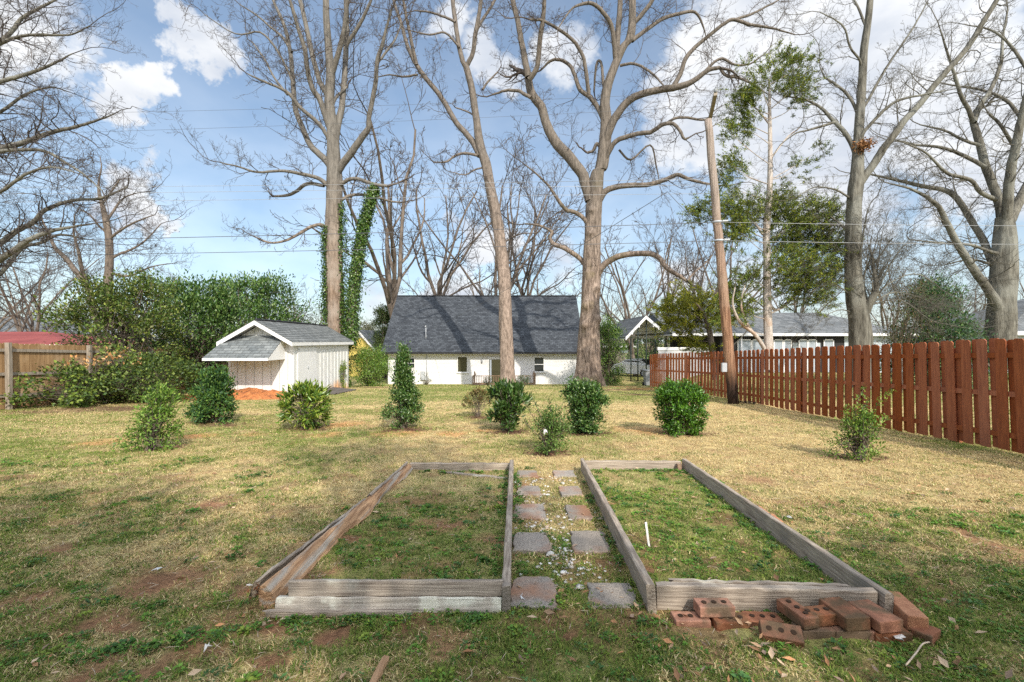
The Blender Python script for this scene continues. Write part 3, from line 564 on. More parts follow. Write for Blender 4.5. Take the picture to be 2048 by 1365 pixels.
def fence(path, label, m, name_group, nfront, h=1.82, lean0=True, group=None):
    x0, y0 = path[0]; t = thing('picket_fence', label, 'fence', (x0, y0, gz1(x0, y0)), group)
    pts = along(path, .148); back = None; nb = 0
    lean = lambda y: .042*(1-sst(y, 7, 11)) if lean0 else 0
    for i, (x, y, a) in enumerate(pts):
        u = Vector((math.cos(a), math.sin(a), 0)); n = Vector((-u.y, u.x, 0)); ln = float(lean(y))
        if i % 2 == 0: picket_mb(x+n.x*.032, y+n.y*.032, a, h, w=.168, lean=ln).build('picket', m, t, bevel=.003)
        elif nb < nfront: nb += 1; picket_mb(x-n.x*.032, y-n.y*.032, a, h, w=.168, lean=ln).build('picket', m, t)
        else:
            mb = picket_mb(x-n.x*.032, y-n.y*.032, a, h, w=.168, lean=ln); back = back or MB(); back.add(mb.v, mb.f)
    if back: back.build('back_pickets', m, t)['kind'] = 'stuff'
    for hz in (.28, .95, 1.58):
        mb = MB()
        for (xa, ya), (xb, yb) in zip(path[:-1], path[1:]):
            la, lb = float(lean(ya)), float(lean(yb))
            mb.beam((xa-la*hz, ya, gz1(xa, ya)+hz), (xb-lb*hz, yb, gz1(xb, yb)+hz), .040, .085)
        mb.build('rail', m, t)
    for i, (x, y, a) in enumerate(along(path, .296*8)):
        MB().beam((x+.10, y, gz1(x, y)-.1), (x+.10-float(lean(y))*1.7, y, gz1(x, y)+1.72), .09, .09, up=(0,1,0)).build('post', m, t)
fence(FL, 'long red-brown picket fence running down the right side of the lawn', M['red_fence'], 'f', 40, group='red-brown picket fences')
fence([(8.22,21.5),(8.02,23.2),(7.92,26.0)], 'short brighter stretch of picket fence beyond the corner, near the carport', M['red_fence_sun_tint'], 'g', 0, lean0=False, group='red-brown picket fences')

# ------------------------------------------------------------------ left privacy fence
def left_fence():
    t = thing('privacy_fence', 'tall tan board fence with weathered rails behind the shrubs on the left', 'fence', (-15.2, 13.6, gz1(-15.2, 13.6)))
    p = [(-15.45,11.0),(-15.3,13.6),(-14.9,18),(-14.5,24)]
    mb = MB()
    for (x, y, a) in along(p, .145):
        u = Vector((math.cos(a), math.sin(a), 0)); n = Vector((-u.y, u.x, 0)); b = Vector((x, y, gz1(x, y)+.02))+n*random.uniform(.03, .036); h = 2.0+random.uniform(-.015, .015); w = .138; c = .03
        mb.prism([b+u*q+Vector((0,0,e)) for q, e in ((-w/2,0),(w/2,0),(w/2,h-c),(w/2-c,h),(-w/2+c,h),(-w/2,h-c))], n*.018)
    mb.build('board_panel', M['cedar_fence'], t)
    for hz in (.42, 1.08, 1.80):
        mb = MB()
        for (xa, ya), (xb, yb) in zip(p[:-1], p[1:]): mb.beam((xa, ya, gz1(xa, ya)+hz), (xb, yb, gz1(xb, yb)+hz), .045, .09)
        mb.build('rail', M['grey_post'], t)
    for yy in (11.2, 13.75, 16.15, 18.6, 21):
        x = np.interp(yy, [q[1] for q in p], [q[0] for q in p])+.09
        MB().board((x, yy, gz1(x, yy)-.1), (x-.02, yy, gz1(x, yy)+(2.06 if yy < 12 else 2.03)), .13, .12, n=8, jit=.006, up=(0,1,0)).build('post', M['grey_post'], t)
left_fence()

# ------------------------------------------------------------------ garden shed
def shed():
    x0, x1, y0, y1 = -11.44, -8.84, 18.4, 24.6; g = gz1(-10.1, 18.4); ze = 1.42; xm = (x0+x1)/2; zr = 2.28
    t = thing('garden_shed', 'white board-and-batten shed with grey shingle roof and a small lean-to', 'shed', (xm, 20, g))
    b = MB(); gb = g-.25
    b.prism([(x0,y0,gb),(x1,y0,gb),(x1,y0,ze+.02),(xm,y0,zr-.1),(x0,y0,ze+.02)], (0,y1-y0,0)).build('wall', M['shed_wall'], t)
    b = MB()
    for x in np.arange(x0+.34, x1-.2, .34): b.span((x-.006,y0-.006,g-.1),(x+.006,y0+.002,ze+(zr-ze)*(1-abs(x-xm)/((x1-x0)/2))-.16))
    b.build('panel_groove', M['plastic_grey'], t)
    b = MB()
    for y in np.arange(y0+2.15, y1-.1, .42): b.span((x1-.002,y-.025,g-.4),(x1+.022,y+.025,ze-.0))
    b.build('batten', M['shed_wall'], t)
    MB().span((x1-.16,y0-.025,g-.06),(x1+.024,y0+.10,ze-.06)).build('corner_trim', M['white_trim'], t)
    MB().span((x0-.02,y0-.024,g-.06),(x0+.09,y0+.1,ze-.06)).build('corner_trim', M['white_trim'], t)
    dr = MB().span((x1+.002,y0+.30,g+.02),(x1+.05,y0+1.25,ze-.13)).build('door', M['white_trim'], t)
    MB().span((x1+.052,y0+1.17,g+1.10),(x1+.075,y0+1.23,g+1.18)).build('handle', M['grey_metal'], dr)
    MB().span((x1+.052,y0+.31,g+1.9),(x1+.06,y0+.42,g+1.95)).span((x1+.052,y0+.31,g+.3),(x1+.06,y0+.42,g+.35)).build('hinge', M['grey_metal'], dr)
    MB().span((x1+.002,y0+1.27,g-.02),(x1+.046,y0+2.06,ze-.15)).build('door', M['white_trim'], t)
    # main roof
    th = .05
    def slope(s):
        xe = xm+s*1.47; ya, yb = y0-.50, y1+.30
        a, bb = Vector((xm, ya, zr)), Vector((xe, ya, ze)); nrm = Vector((-(bb-a).z*s*-1, 0, abs(bb.x-a.x))).normalized()
        pr = [(xm,ya,zr),(xe,ya,ze),(xe,ya,ze+th),(xm,ya,zr+th)]
        return pr, yb-ya
    b = MB()
    for s in (-1, 1):
        pr, d = slope(s); 
        # shingle courses: stepped slabs
        n = 11
        for k in range(n):
            f0, f1 = k/n, (k+1)/n+.02; f1 = min(f1, 1); xa, xb = xm+s*1.49*f0, xm+s*1.49*f1; za, zb = zr+(ze-zr)*f0, zr+(ze-zr)*f1
            b.prism([(xa,y0-.51,za+.035),(xb,y0-.51,zb+.035),(xb,y0-.51,zb+.055),(xa,y0-.51,za+.040)], (0,y1+.31-y0+.51,0))
    b.build('roof', M['roof_shed'], t)
    b = MB()
    for s in (-1, 1): b.prism([(xm,y0-.46,zr-.02),(xm+s*1.46,y0-.46,ze-.02),(xm+s*1.46,y0-.46,ze+.03),(xm,y0-.46,zr+.03)], (0,y1+.26-y0+.46,0))
    b.build('roof_deck', M['white_trim'], t)
    b = MB()
    for s in (-1, 1):
        b.prism([(xm,y0-.50,zr-.14),(xm+s*1.49,y0-.50,ze-.13),(xm+s*1.49,y0-.50,ze+.033),(xm,y0-.50,zr+.033)], (0,.035,0))
        b.span((xm+s*1.462,y0-.463,ze-.11),(xm+s*1.487,y1+.28,ze+.030))
    b.build('fascia', M['white_trim'], t)
    b = MB(); n = 26; rp = [Vector((xm+random.uniform(-.02,.02), y0-.4+(y1+.6-y0)*i/n, zr+.07+random.uniform(-.012,.012))) for i in range(n+1)]
    b.tube(rp, [.045+random.uniform(-.012,.012) for _ in rp], n=6).build('ridge_cap', M['black_metal'], t)
    # lean-to over the front
    xa, xb, yf = -11.62, -9.15, 17.08; zt, zb = 1.70, .835
    b = MB(); n = 8; xta, xtb = x0+.05, -9.18
    for k in range(n):
        f0, f1 = k/n, min(1, (k+1)/n+.03); P = lambda f, x_, dz: Vector((x_, y0+(yf-y0)*f, zt+(zb-zt)*f+dz))
        la = xta+(xa-xta)*f0; lb = xta+(xa-xta)*f1
        b.add([P(f0,la,.022),P(f0,xtb,.022),P(f1,xb,.038),P(f1,lb,.038),P(f0,la,.0),P(f0,xtb,.0),P(f1,xb,.018),P(f1,lb,.018)], [(0,3,2,1),(4,5,6,7),(0,1,5,4),(1,2,6,5),(2,3,7,6),(3,0,4,7)])
    b.build('lean_to_roof', M['roof_leanto'], t)
    b = MB(); b.span((xa,yf-.02,zb-.075),(xb,yf+.015,zb+.015)); b.prism([(xb-.02,y0-.03,zt-.03),(xb-.02,yf+.016,zb-.02),(xb-.02,yf+.016,zb-.07),(xb-.02,y0-.03,zb-.07)], (-.02,0,0))
    b.prism([(xa+.14,y0-.03,zt-.03),(xa+.02,yf+.016,zb-.02),(xa+.02,yf+.016,zb-.07),(xa+.14,y0-.03,zb-.07)], (.02,0,0)); b.build('lean_to_fascia', M['white_trim'], t)
    b = MB(); b.prism([(xa+.18,y0-.032,zt-.06),(xa+.06,yf+.018,zb-.05),(xa+.06,yf+.018,zb-.07),(xa+.18,y0-.032,zt-.08)], (xb-.05-xa-.18,0,0)).build('lean_to_soffit', M['shed_wall'], t)
    b = MB(); gm = []
    # splashed clay on the foot of the corner
    # ramp boards
    r = thing('wooden_ramp', 'low ramp of dark weathered boards on the grass beside the shed doors', 'ramp', (-8.2, 21, gz1(-8.2, 21)))
    for k in range(7):
        y = 19.7+k*.42; b = MB(); b.board((x1+.03,y,gz1(x1,y)+.16), (x1+1.15,y+.12,gz1(x1+1.1,y)+.03), .38, .03, n=6, jit=.006, ends=.04); b.build('board', M['ramp_wood'], r)
    # mound of red clay
    nx, ny = 60, 26; vs = []; 
    for j in range(ny+1):
        for i in range(nx+1):
            x = -13.6+5.1*i/nx; y = 16.9+1.55*j/ny; e = math.sin(math.pi*min(1, max(0, i/nx)))**.6*(.55+.45*float(sst(x, -12.9, -11.9)))
            f = fbm(np.array([x*2.4]), np.array([y*2.4]), 61, 5)[0]; f2 = fbm(np.array([x*7]), np.array([y*7]), 62, 3)[0]
            hgt = (.32*e*sst(j/ny, .05, .75)*(.35+1.3*f)+.09*(f2-.5)*e)-.05*(1-e)-.07*(1-float(sst(j/ny, 0, .3)))+.03*(1 if i < nx*.8 else .4)
            vs.append((x, y, gz1(x, y)+float(hgt)-.02))
    fs = [(j*(nx+1)+i, j*(nx+1)+i+1, (j+1)*(nx+1)+i+1, (j+1)*(nx+1)+i) for j in range(ny) for i in range(nx)]
    o = MB().add(vs, fs, True).build('clay_mound', M['clay']); tag(o, 'low mound of bright orange clay heaped along the front of the shed', 'clay mound')
shed()

# ------------------------------------------------------------------ the white house
def window(t, cx, z0, w, h, y, m='glass', split=True, ledge=True):
    f = MB(); fw = .07
    f.span((cx-w/2-fw,y-.05,z0-fw),(cx-w/2,y+.01,z0+h+fw)).span((cx+w/2,y-.05,z0-fw),(cx+w/2+fw,y+.01,z0+h+fw)).span((cx-w/2,y-.05,z0+h),(cx+w/2,y+.01,z0+h+fw)).span((cx-w/2,y-.05,z0-fw),(cx+w/2,y+.01,z0))
    if split: f.span((cx-w/2,y-.04,z0+h/2-.025),(cx+w/2,y+.01,z0+h/2+.025))
    o = f.build('window', M['white_trim'], t)
    MB().span((cx-w/2,y-.018,z0),(cx+w/2,y-.006,z0+h)).build('pane', M[m], o)
    if ledge: MB().span((cx-w/2-.12,y-.09,z0-fw-.05),(cx+w/2+.12,y+.01,z0-fw-.002)).span((cx-w/2-.12,y-.07,z0+h+fw+.002),(cx+w/2+.12,y+.01,z0+h+fw+.05)).build('sill', M['white_trim'], o)
def house():
    Y = 37.0; g = -2.05; k = Y/910; X = lambda p: (p-1024)*k; Z = lambda p: 1.5+(682.5-p)*k
    x0, x1 = X(776), 5.55; ze = .70
    t = thing('white_house', 'one and a half storey white house with steep dark shingle roof and sliding door', 'house', (-2, Y+4, g))
    yb = Y+9.6
    MB().span((x0,Y,g-.4),(x1,yb,ze)).build('wall', M['white_wall'], t)
    b = MB(); xg = (x0, x1); 
    for x in xg: b.prism([(x-(.0 if x == x0 else .02),Y+.02,ze),(x-(.0 if x == x0 else .02),yb-.02,ze),(x-(.0 if x == x0 else .02),Y+4.8,5.4)], (.02,0,0))
    b.build('gable', M['white_wall'], t)
    # roof with stepped courses
    ra, rb = (X(762)*36.45/37, 5.86); yr, zr = 41.6, 5.62; ye, zee = 36.42, .60; b = MB(); n = 34
    for side in (0, 1):
        for kx in range(n):
            f0, f1 = kx/n, min(1, (kx+1)/n+.004)
            yy = lambda f: (ye+(yr-ye)*f) if side == 0 else (yr+(yr-ye)*(1-f)); zz = lambda f: zee+(zr-zee)*f
            P = [(ra,yy(f0),zz(f0)+.02),(rb,yy(f0),zz(f0)+.02),(rb,yy(f1),zz(f1)+.006),(ra,yy(f1),zz(f1)+.006)]; Q = [(a,bb,c-.10) for a, bb, c in P]
            b.add(P+Q, [(0,1,2,3),(7,6,5,4),(0,4,5,1),(1,5,6,2),(2,6,7,3),(3,7,4,0)] if side == 0 else [(3,2,1,0),(4,5,6,7),(1,5,4,0),(2,6,5,1),(3,7,6,2),(0,4,7,3)])
    rf = b.build('roof', M['roof_dark'], t)
    MB().beam((ra,yr,zr+.02),(rb,yr,zr+.02),.26,.06).build('ridge_cap', M['black_metal'], rf)
    MB().span((ra,ye-.05,zee-.13),(rb,ye+.0,zee+.02)).build('gutter', M['black_metal'], t)
    MB().span((ra+.05,ye+.01,zee-.16),(rb-.05,Y+.02,zee-.10)).build('soffit', M['white_trim'], t)
    MB().span((x0-.02,Y-.03,zee-.30),(x1+.02,Y+.01,zee-.161)).build('frieze_board', M['white_trim'], t)
    b = MB(); b.box((X(895)*39/37,38.65,Z(678)*1.0-.1),(.30,.3,.22)); b.build('roof_vent', M['white_trim'], rf)
    b = MB(); b.tube([(X(852)*37.6/37,37.6,1.2),(X(852)*37.6/37,37.55,2.7)], .035, n=8).tube([(X(852)*37.6/37,37.55,2.7),(X(852)*37.6/37,37.4,2.72)], .06, n=8); b.build('service_mast', M['grey_metal'], rf)
    window(t, X(820), Z(736), .72, .76, Y, split=True, ledge=False)
    window(t, X(925), Z(744), .74, 1.20, Y, 'glass_warm', split=False)
    window(t, X(1078), Z(743), .74, 1.12, Y)
    # sliding door
    f = MB(); a, bb, zb, zt = X(978), X(1029), Z(767), Z(719); fw = .07
    f.span((a-fw,Y-.05,zb),(a,Y+.01,zt+fw)).span((bb,Y-.05,zb),(bb+fw,Y+.01,zt+fw)).span((a,Y-.05,zt),(bb,Y+.01,zt+fw)).span(((a+bb)/2-.05,Y-.06,zb),((a+bb)/2+.05,Y+.01,zt)).span((a,Y-.05,zb-.05),(bb,Y+.01,zb+.06)).span((a-.25,Y-.06,zt+fw+.002),(bb+.25,Y+.01,zt+fw+.08))
    d = f.build('sliding_door', M['white_trim'], t)
    MB().span((a,Y-.02,zb+.06),((a+bb)/2-.05,Y-.008,zt)).build('pane', M['glass_warm'], d); MB().span(((a+bb)/2+.05,Y-.02,zb+.06),(bb,Y-.008,zt)).build('pane', M['glass'], d)
    MB().span((a+.06,Y-.03,zb+.08),(a+.20,Y-.021,zt-.03)).build('curtain', M['curtain'], d)
    b = MB().box((X(964),Y-.06,Z(722)),(.11,.10,.26)); lamp = b.build('wall_lamp', M['black_metal'], t); MB().tube([(X(964),Y-.08,Z(726)),(X(964),Y-.08,Z(719))], .055, n=8).build('lamp_glass', M['grey_metal'], lamp)
    MB().span((X(842),Y-.14,Z(760)),(X(850),Y,Z(743))).build('electric_panel', M['grey_metal'], t)
    MB().span((X(850.5),Y-.12,Z(761)),(X(857),Y,Z(753))).build('meter_box', M['grey_metal'], t)
    MB().tube([(X(853.5),Y-.04,Z(753)),(X(853.5),Y-.04,.44)], .028, n=8).build('conduit', M['grey_metal'], t)
    # deck with railing in front of the sliding door
    t = thing('wooden_deck', 'low brown wooden deck with baluster railing before the sliding door', 'deck', (-.5, 35.5, g))
    yd = 35.0; kd = yd/910; XD = lambda p: (p-1024)*kd; ZD = lambda p: 1.5+(682.5-p)*kd; a, bb = XD(946), XD(1070); zt, zl = ZD(752), ZD(771)
    MB().span((a,yd,zl-.3),(bb,Y-.05,zl+.02)).build('deck_floor', M['deck_wood'], t)
    MB().span((a,yd-.03,zt-.03),(bb,yd+.09,zt+.015)).build('handrail', M['deck_wood'], t)
    MB().beam((a+.05,yd+.1,zt+.0),(a+.05,Y-.05,zt+.02),.1,.045).build('handrail', M['deck_wood'], t); MB().beam((bb-.05,yd+.1,zt),(bb-.05,Y-.05,zt+.02),.1,.045).build('handrail', M['deck_wood'], t)
    MB().span((a,yd+.01,zl+.10),(bb,yd+.05,zl+.17)).build('bottom_rail', M['deck_wood'], t)
    for x in (a, bb, (a+bb)/2, a+.02, bb-.02):
        dy = 0 if x in (a, bb, (a+bb)/2) else 1.3
        MB().span((x-.05,yd-.02+dy,zl-.1),(x+.05,yd+.08+dy,zt+(.20 if x == bb else .02 if dy == 0 else .25))).build('post', M['deck_wood'], t)
    for x in np.arange(a+.14, bb-.08, .13): MB().span((x-.018,yd+.012,zl+.12),(x+.018,yd+.048,zt-.02)).build('baluster', M['deck_wood'], t)
house()

# ------------------------------------------------------------------ neighbouring buildings
def yellow_house():
    Y = 50; k = Y/910; X = lambda p: (p-1024)*k; Z = lambda p: 1.5+(682.5-p)*k
    t = thing('yellow_house', 'yellow clapboard house with grey gable roof, half hidden between shed and white house', 'house', (X(700), Y, -2.4))
    xa, xr, xb = X(640), X(718), X(768); zr = Z(661); sl = (Z(661)-Z(712))/(X(762)-xr); zl = zr-sl*(xr-xa)
    MB().prism([(xa+.6,Y,-3),(xb-.4,Y,-3),(xb-.4,Y,zr-sl*(xb-xr)+.3),(xr,Y,zr-.25),(xa+.6,Y,zl+.3)], (0,9,0)).build('wall', M['yellow_wall'], t)
    b = MB()
    for e, z in ((xa, zl), (xb, zr-sl*(xb-xr))): b.prism([(xr,Y-.4,zr-.08),(e,Y-.4,z-.08),(e,Y-.4,z+.1),(xr,Y-.4,zr+.1)], (0,9.8,0))
    b.build('roof', M['roof_grey'], t)
    b = MB()
    for e, z in ((xa, zl), (xb, zr-sl*(xb-xr))): b.prism([(xr,Y-.43,zr-.2),(e,Y-.43,z-.2),(e,Y-.43,z+.08),(xr,Y-.43,zr+.08)], (0,.025,0))
    b.span((xa+.3,Y-.6,Z(684)),(X(712),Y-.05,Z(679))); b.build('fascia', M['white_trim'], t)
    b = MB(); b.prism([(X(708),Y-.02,Z(676)),(X(731),Y-.02,Z(676)),(xr,Y-.02,zr-.35)], (0,.015,0)); b.build('gable_panel', M['grey_wall'], t)
yellow_house()
def carport_house():
    t = thing('ranch_house', 'long low grey-roofed house with white fascia and open gable carport behind the red fence', 'house', (18, 33, gz1(18, 33)))
    Y = 32.0; k = Y/910; X = lambda p: (p-1024)*k; Z = lambda p: 1.5+(682.5-p)*k; g = gz1(18, 33)
    # main block: hip roof
    x0, x1 = X(1350), X(1822); ze = Z(668); zr = Z(634)*1+.55; y0, y1 = Y, Y+8.5; ym = (y0+y1)/2
    b = MB(); e0, e1 = x0-.4, x1; b.add([(e0,y0-.6,ze),(e1,y0-.6,ze),(e1,y1+.6,ze),(e0,y1+.6,ze),(e0,ym,zr),(e1-3.6,ym,zr)], [(0,1,5,4),(1,2,5),(2,3,4,5),(3,0,4)]); b.build('roof', M['roof_grey'], t)
    b = MB(); b.span((e0,y0-.62,ze-.16),(e1,y0-.58,ze+.03)).span((e1-.04,y0-.58,ze-.24),(e1,y1+.6,ze+.03)).span((e0,y0-.58,ze-.12),(e1-.05,y1+.5,ze-.05)); b.build('fascia', M['white_trim'], t)
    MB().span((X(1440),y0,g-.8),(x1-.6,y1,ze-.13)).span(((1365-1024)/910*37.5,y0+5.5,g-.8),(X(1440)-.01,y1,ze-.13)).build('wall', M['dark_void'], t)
    b = MB().span((X(1688),y0-.04,g-.5),(X(1815),y0-.001,ze-.14)); b.span((X(1585),y0-.03,g-.5),(X(1640),y0-.001,Z(686))); b.build('wall_panel', M['blue_wall'], t)
    for pa, pb in ((1476,1500),(1505,1528),(1548,1563),(1568,1580),(1598,1612),(1616,1630),(1648,1664)):
        o = MB().span((X(pa),y0-.06,g+.2),(X(pb),y0-.045,Z(681))).build('window', M['curtain'], t)
        MB().span((X(pa)-.08,y0-.09,g+.1),(X(pa),y0-.03,Z(679))).span((X(pb),y0-.09,g+.1),(X(pb)+.08,y0-.03,Z(679))).span((X(pa)-.08,y0-.09,Z(681)),(X(pb)+.08,y0-.03,Z(679))).build('frame', M['white_trim'], o)
    for p in (1421, 1478): MB().tube([(X(p),y0-.35,g-.3),(X(p),y0-.35,ze-.1)], .05, n=8).build('porch_post', M['white_trim'], t)
    # carport gable facing the lawn
    Yc = 33.4; kc = Yc/910; XC = lambda p: (p-1024)*kc; ZC = lambda p: 1.5+(682.5-p)*kc
    xa, xr, xb = XC(1251), XC(1292), XC(1338); za, zr2, zb = ZC(677), ZC(634), ZC(673); b = MB()
    for xe, zee in ((xa, za), (xb, zb)): b.prism([(xr,Yc,zr2),(xe,Yc,zee),(xe,Yc,zee+.10),(xr,Yc,zr2+.10)], (0,8,0))
    cr = b.build('carport_roof', M['roof_grey'], t); b = MB()
    for xe, zee in ((xa, za), (xb, zb)):
        b.prism([(xr,Yc-.04,zr2-.16),(xe,Yc-.04,zee-.16),(xe,Yc-.04,zee+.09),(xr,Yc-.04,zr2+.09)], (0,.035,0)); b.prism([(xr,Yc+.01,zr2-.06),(xe,Yc+.01,zee-.06),(xe,Yc+.01,zee-.01),(xr,Yc+.01,zr2-.01)], (0,7.9,0))
    for f in (.33, .66): 
        for xe, zee in ((xa, za), (xb, zb)): b.beam((xr+(xe-xr)*f,Yc,zr2+(zee-zr2)*f-.16),(xr+(xe-xr)*f,Yc+7,zr2+(zee-zr2)*f-.16),.08,.2)
    b.span((xa+.15,Yc+2.2,za-.02),(xb-.15,Yc+2.3,za+.22)); b.build('carport_fascia', M['white_trim'], cr)
    for p, top in ((1264,684),(1278,662),(1295,648),(1313,660),(1335,676)): MB().tube([(XC(p),Yc+.3,gz1(XC(p),Yc)-.2),(XC(p),Yc+.3,ZC(top)+.35)], .045, n=8).build('carport_post', M['dark_green_metal'], t)
    # white screen wall seen over the fence
    Ys = 30.6; ks = Ys/910; XS = lambda p: (p-1024)*ks; ZS = lambda p: 1.5+(682.5-p)*ks
    b = MB().span((XS(1317),Ys,gz1(11,31)-.3),(XS(1420),Ys+.1,ZS(701))); b.build('screen_wall', M['grey_wall'], t); MB().span((XS(1315),Ys-.04,ZS(701)),(XS(1422),Ys+.14,ZS(695))).build('screen_cap', M['white_trim'], t)
carport_house()
def simple_house(name, label, px0, px1, pr0, pr1, py_r, py_e, Y, roof, wall, depth=8, g=-2.4, windows=()):
    k = Y/910; X = lambda p: (p-1024)*k; Z = lambda p: 1.5+(682.5-p)*k; kr = (Y+depth/2)/910
    t = thing(name, label, 'house', (X((px0+px1)/2), Y+depth/2, g)); ze = Z(py_e); zr = 1.5+(682.5-py_r)*kr
    MB().span((X(px0)+.4,Y+.5,g-.6),(X(px1)-.4,Y+depth-.5,ze)).build('wall', M[wall], t)
    a, b_, c, d = X(px0), X(px1), (pr0-1024)*kr, (pr1-1024)*kr; ym = Y+depth/2
    MB().add([(a,Y,ze),(b_,Y,ze),(b_,Y+depth,ze),(a,Y+depth,ze),(c,ym,zr),(d,ym,zr)], [(0,1,5,4),(1,2,5),(2,3,4,5),(3,0,4),(3,2,1,0)]).build('roof', M[roof], t)
    MB().span((a,Y-.03,ze-.2),(b_,Y-.005,ze+.02)).build('fascia', M['white_trim'], t)
    for (p, q, r, s) in windows: o = MB().span((X(p),Y+.46,Z(s)),(X(q),Y+.49,Z(r))).build('window', M['curtain'], t)
simple_house('brown_roof_house', 'low house with brown roof seen between oak and carport', 1190, 1275, 1205, 1262, 655, 692, 54, 'roof_brown', 'tarp', windows=((1243,1258,697,706),))
simple_house('red_roof_house', 'low house with faded red metal roof behind the left fence', -260, 128, -200, 100, 664, 690, 30, 'red_roof', 'grey_wall', depth=9)
simple_house('grey_roof_house', 'grey-roofed house far behind the left fence above the red roof', -200, 112, -160, 60, 634, 668, 48, 'roof_grey', 'grey_wall', depth=10)
simple_house('blue_roof_house', 'blue-grey roofed house at the right edge behind the big grey tree', 2010, 2420, 2085, 2400, 588, 664, 27, 'roof_grey', 'blue_wall', depth=8, g=-1.3)

# ------------------------------------------------------------------ utility pole and wires
def pole():
    Y = 15.7; base = Vector(((1467-1024)/910*Y, Y, gz1(7.64, Y))); top = T(1416, 240, Y)
    t = thing('utility_pole', 'leaning weathered wooden utility pole standing by the red fence', 'utility pole', base)
    pts = [base.lerp(top, f)+Vector((random.uniform(-.012,.012),0,0)) for f in np.linspace(-.01, 1, 26)]
    MB().tube(pts, [.18-.062*f for f in np.linspace(0, 1, 26)], n=14).build('shaft', M['pole'], t)
    a = T(1431, 188, 15.2); b = T(1418, 246, 16.6)
    MB().beam(b, a, .11, .13).build('crossarm', M['grey_post'], t)
    for p in (T(1431, 184, 15.22), T(1425, 214, 15.8)): MB().tube([p+Vector((0,0,-.03)), p+Vector((0,0,.05)), p+Vector((0,0,.10))], [.045,.05,.03], n=8).build('insulator', M['plastic_grey'], t)
    for py in (445, 482): 
        c = base.lerp(top, (808-py)/(808-240)); MB().tube([c+Vector((0,0,-.03)), c+Vector((0,0,.03))], .158, n=14).beam(c+Vector((.1,-.18,0)), c+Vector((.28,-.2,.0)), .05, .05).build('cable_clamp', M['grey_metal'], t)
    b = MB().box(T(1448,735,15.55), (.16,.10,.30)); b.build('grey_box', M['grey_metal'], t)
    mb = MB()
    for s in range(60):
        x = base.x+.25+random.uniform(-.1,.6); y = Y+random.uniform(-.3,.4); z = gz1(x, y); p = Vector((x, y, z)); mb.add([p+Vector((random.uniform(-.05,.05), random.uniform(-.05,.05), random.uniform(0,.09))) for _ in range(4)], [(0,1,2),(0,2,3),(0,3,1)])
    o = mb.build('dark_leaf_litter', M['tar']); tag(o, 'dark leaf litter lying on the ground beside the pole', 'leaf litter', kind='stuff')
pole()
def wire(pts, label, m='wire', r=.011, sag=.25):
    P = []
    for (a, b) in zip(pts[:-1], pts[1:]):
        a, b = Vector(a), Vector(b); n = 14
        for i in range(n+1): f = i/n; p = a.lerp(b, f); p.z -= sag*4*f*(1-f); P.append(p)
    o = MB().tube(P, r, n=5).build('power_line', M[m]); tag(o, label, 'cable', 'overhead wires')
wire([T(-700,492,15.7), T(1437,445,15.5)], 'upper thick dark cable from the left edge to the clamp on the pole', r=.011, sag=.12)
wire([T(-700,520,15.7), T(1440,482,15.5)], 'lower thick dark cable from the left edge to the clamp on the pole', r=.010, sag=.10)
wire([T(1437,445,15.5), T(2900,449,15.7)], 'upper cable running from the pole to the right edge', 'wire_light', r=.008, sag=.1)
wire([T(1440,482,15.5), T(2900,486,15.7)], 'lower cable running from the pole to the right edge', 'wire_light', r=.008, sag=.1)
wire([T(-700,232,15.7), T(1430,184,15.22), T(2900,150,15.2)], 'topmost thin wire passing over the tip of the crossarm', 'wire', r=.004, sag=.25)
wire([T(-700,282,15.7), T(1424,213,15.8), T(2900,222,15.8)], 'thin wire over the middle of the crossarm', 'wire', r=.004, sag=.2)
for k, (a, b, c, s) in enumerate(((371,364,341,'highest'),(386,374,361,'middle'),(402,391,380,'lowest'))):
    wire([T(-700,a+6,24), T(1100,b,24), T(2900,c-20,24)], s+' of the three thin silvery wires crossing the ivy tree and the oak', 'wire_light', r=.009, sag=.1)
wire([T(1335,384,15.4)+Vector((.0,.0,.0)), T(852,664,37.5)], 'slanting service wire dropping to the mast on the house roof', 'wire', r=.011, sag=.25)
wire([T(1432,480,15.7), T(1335,384,15.4)], 'short service wire from pole clamp up toward the oak', 'wire', r=.009, sag=.05)

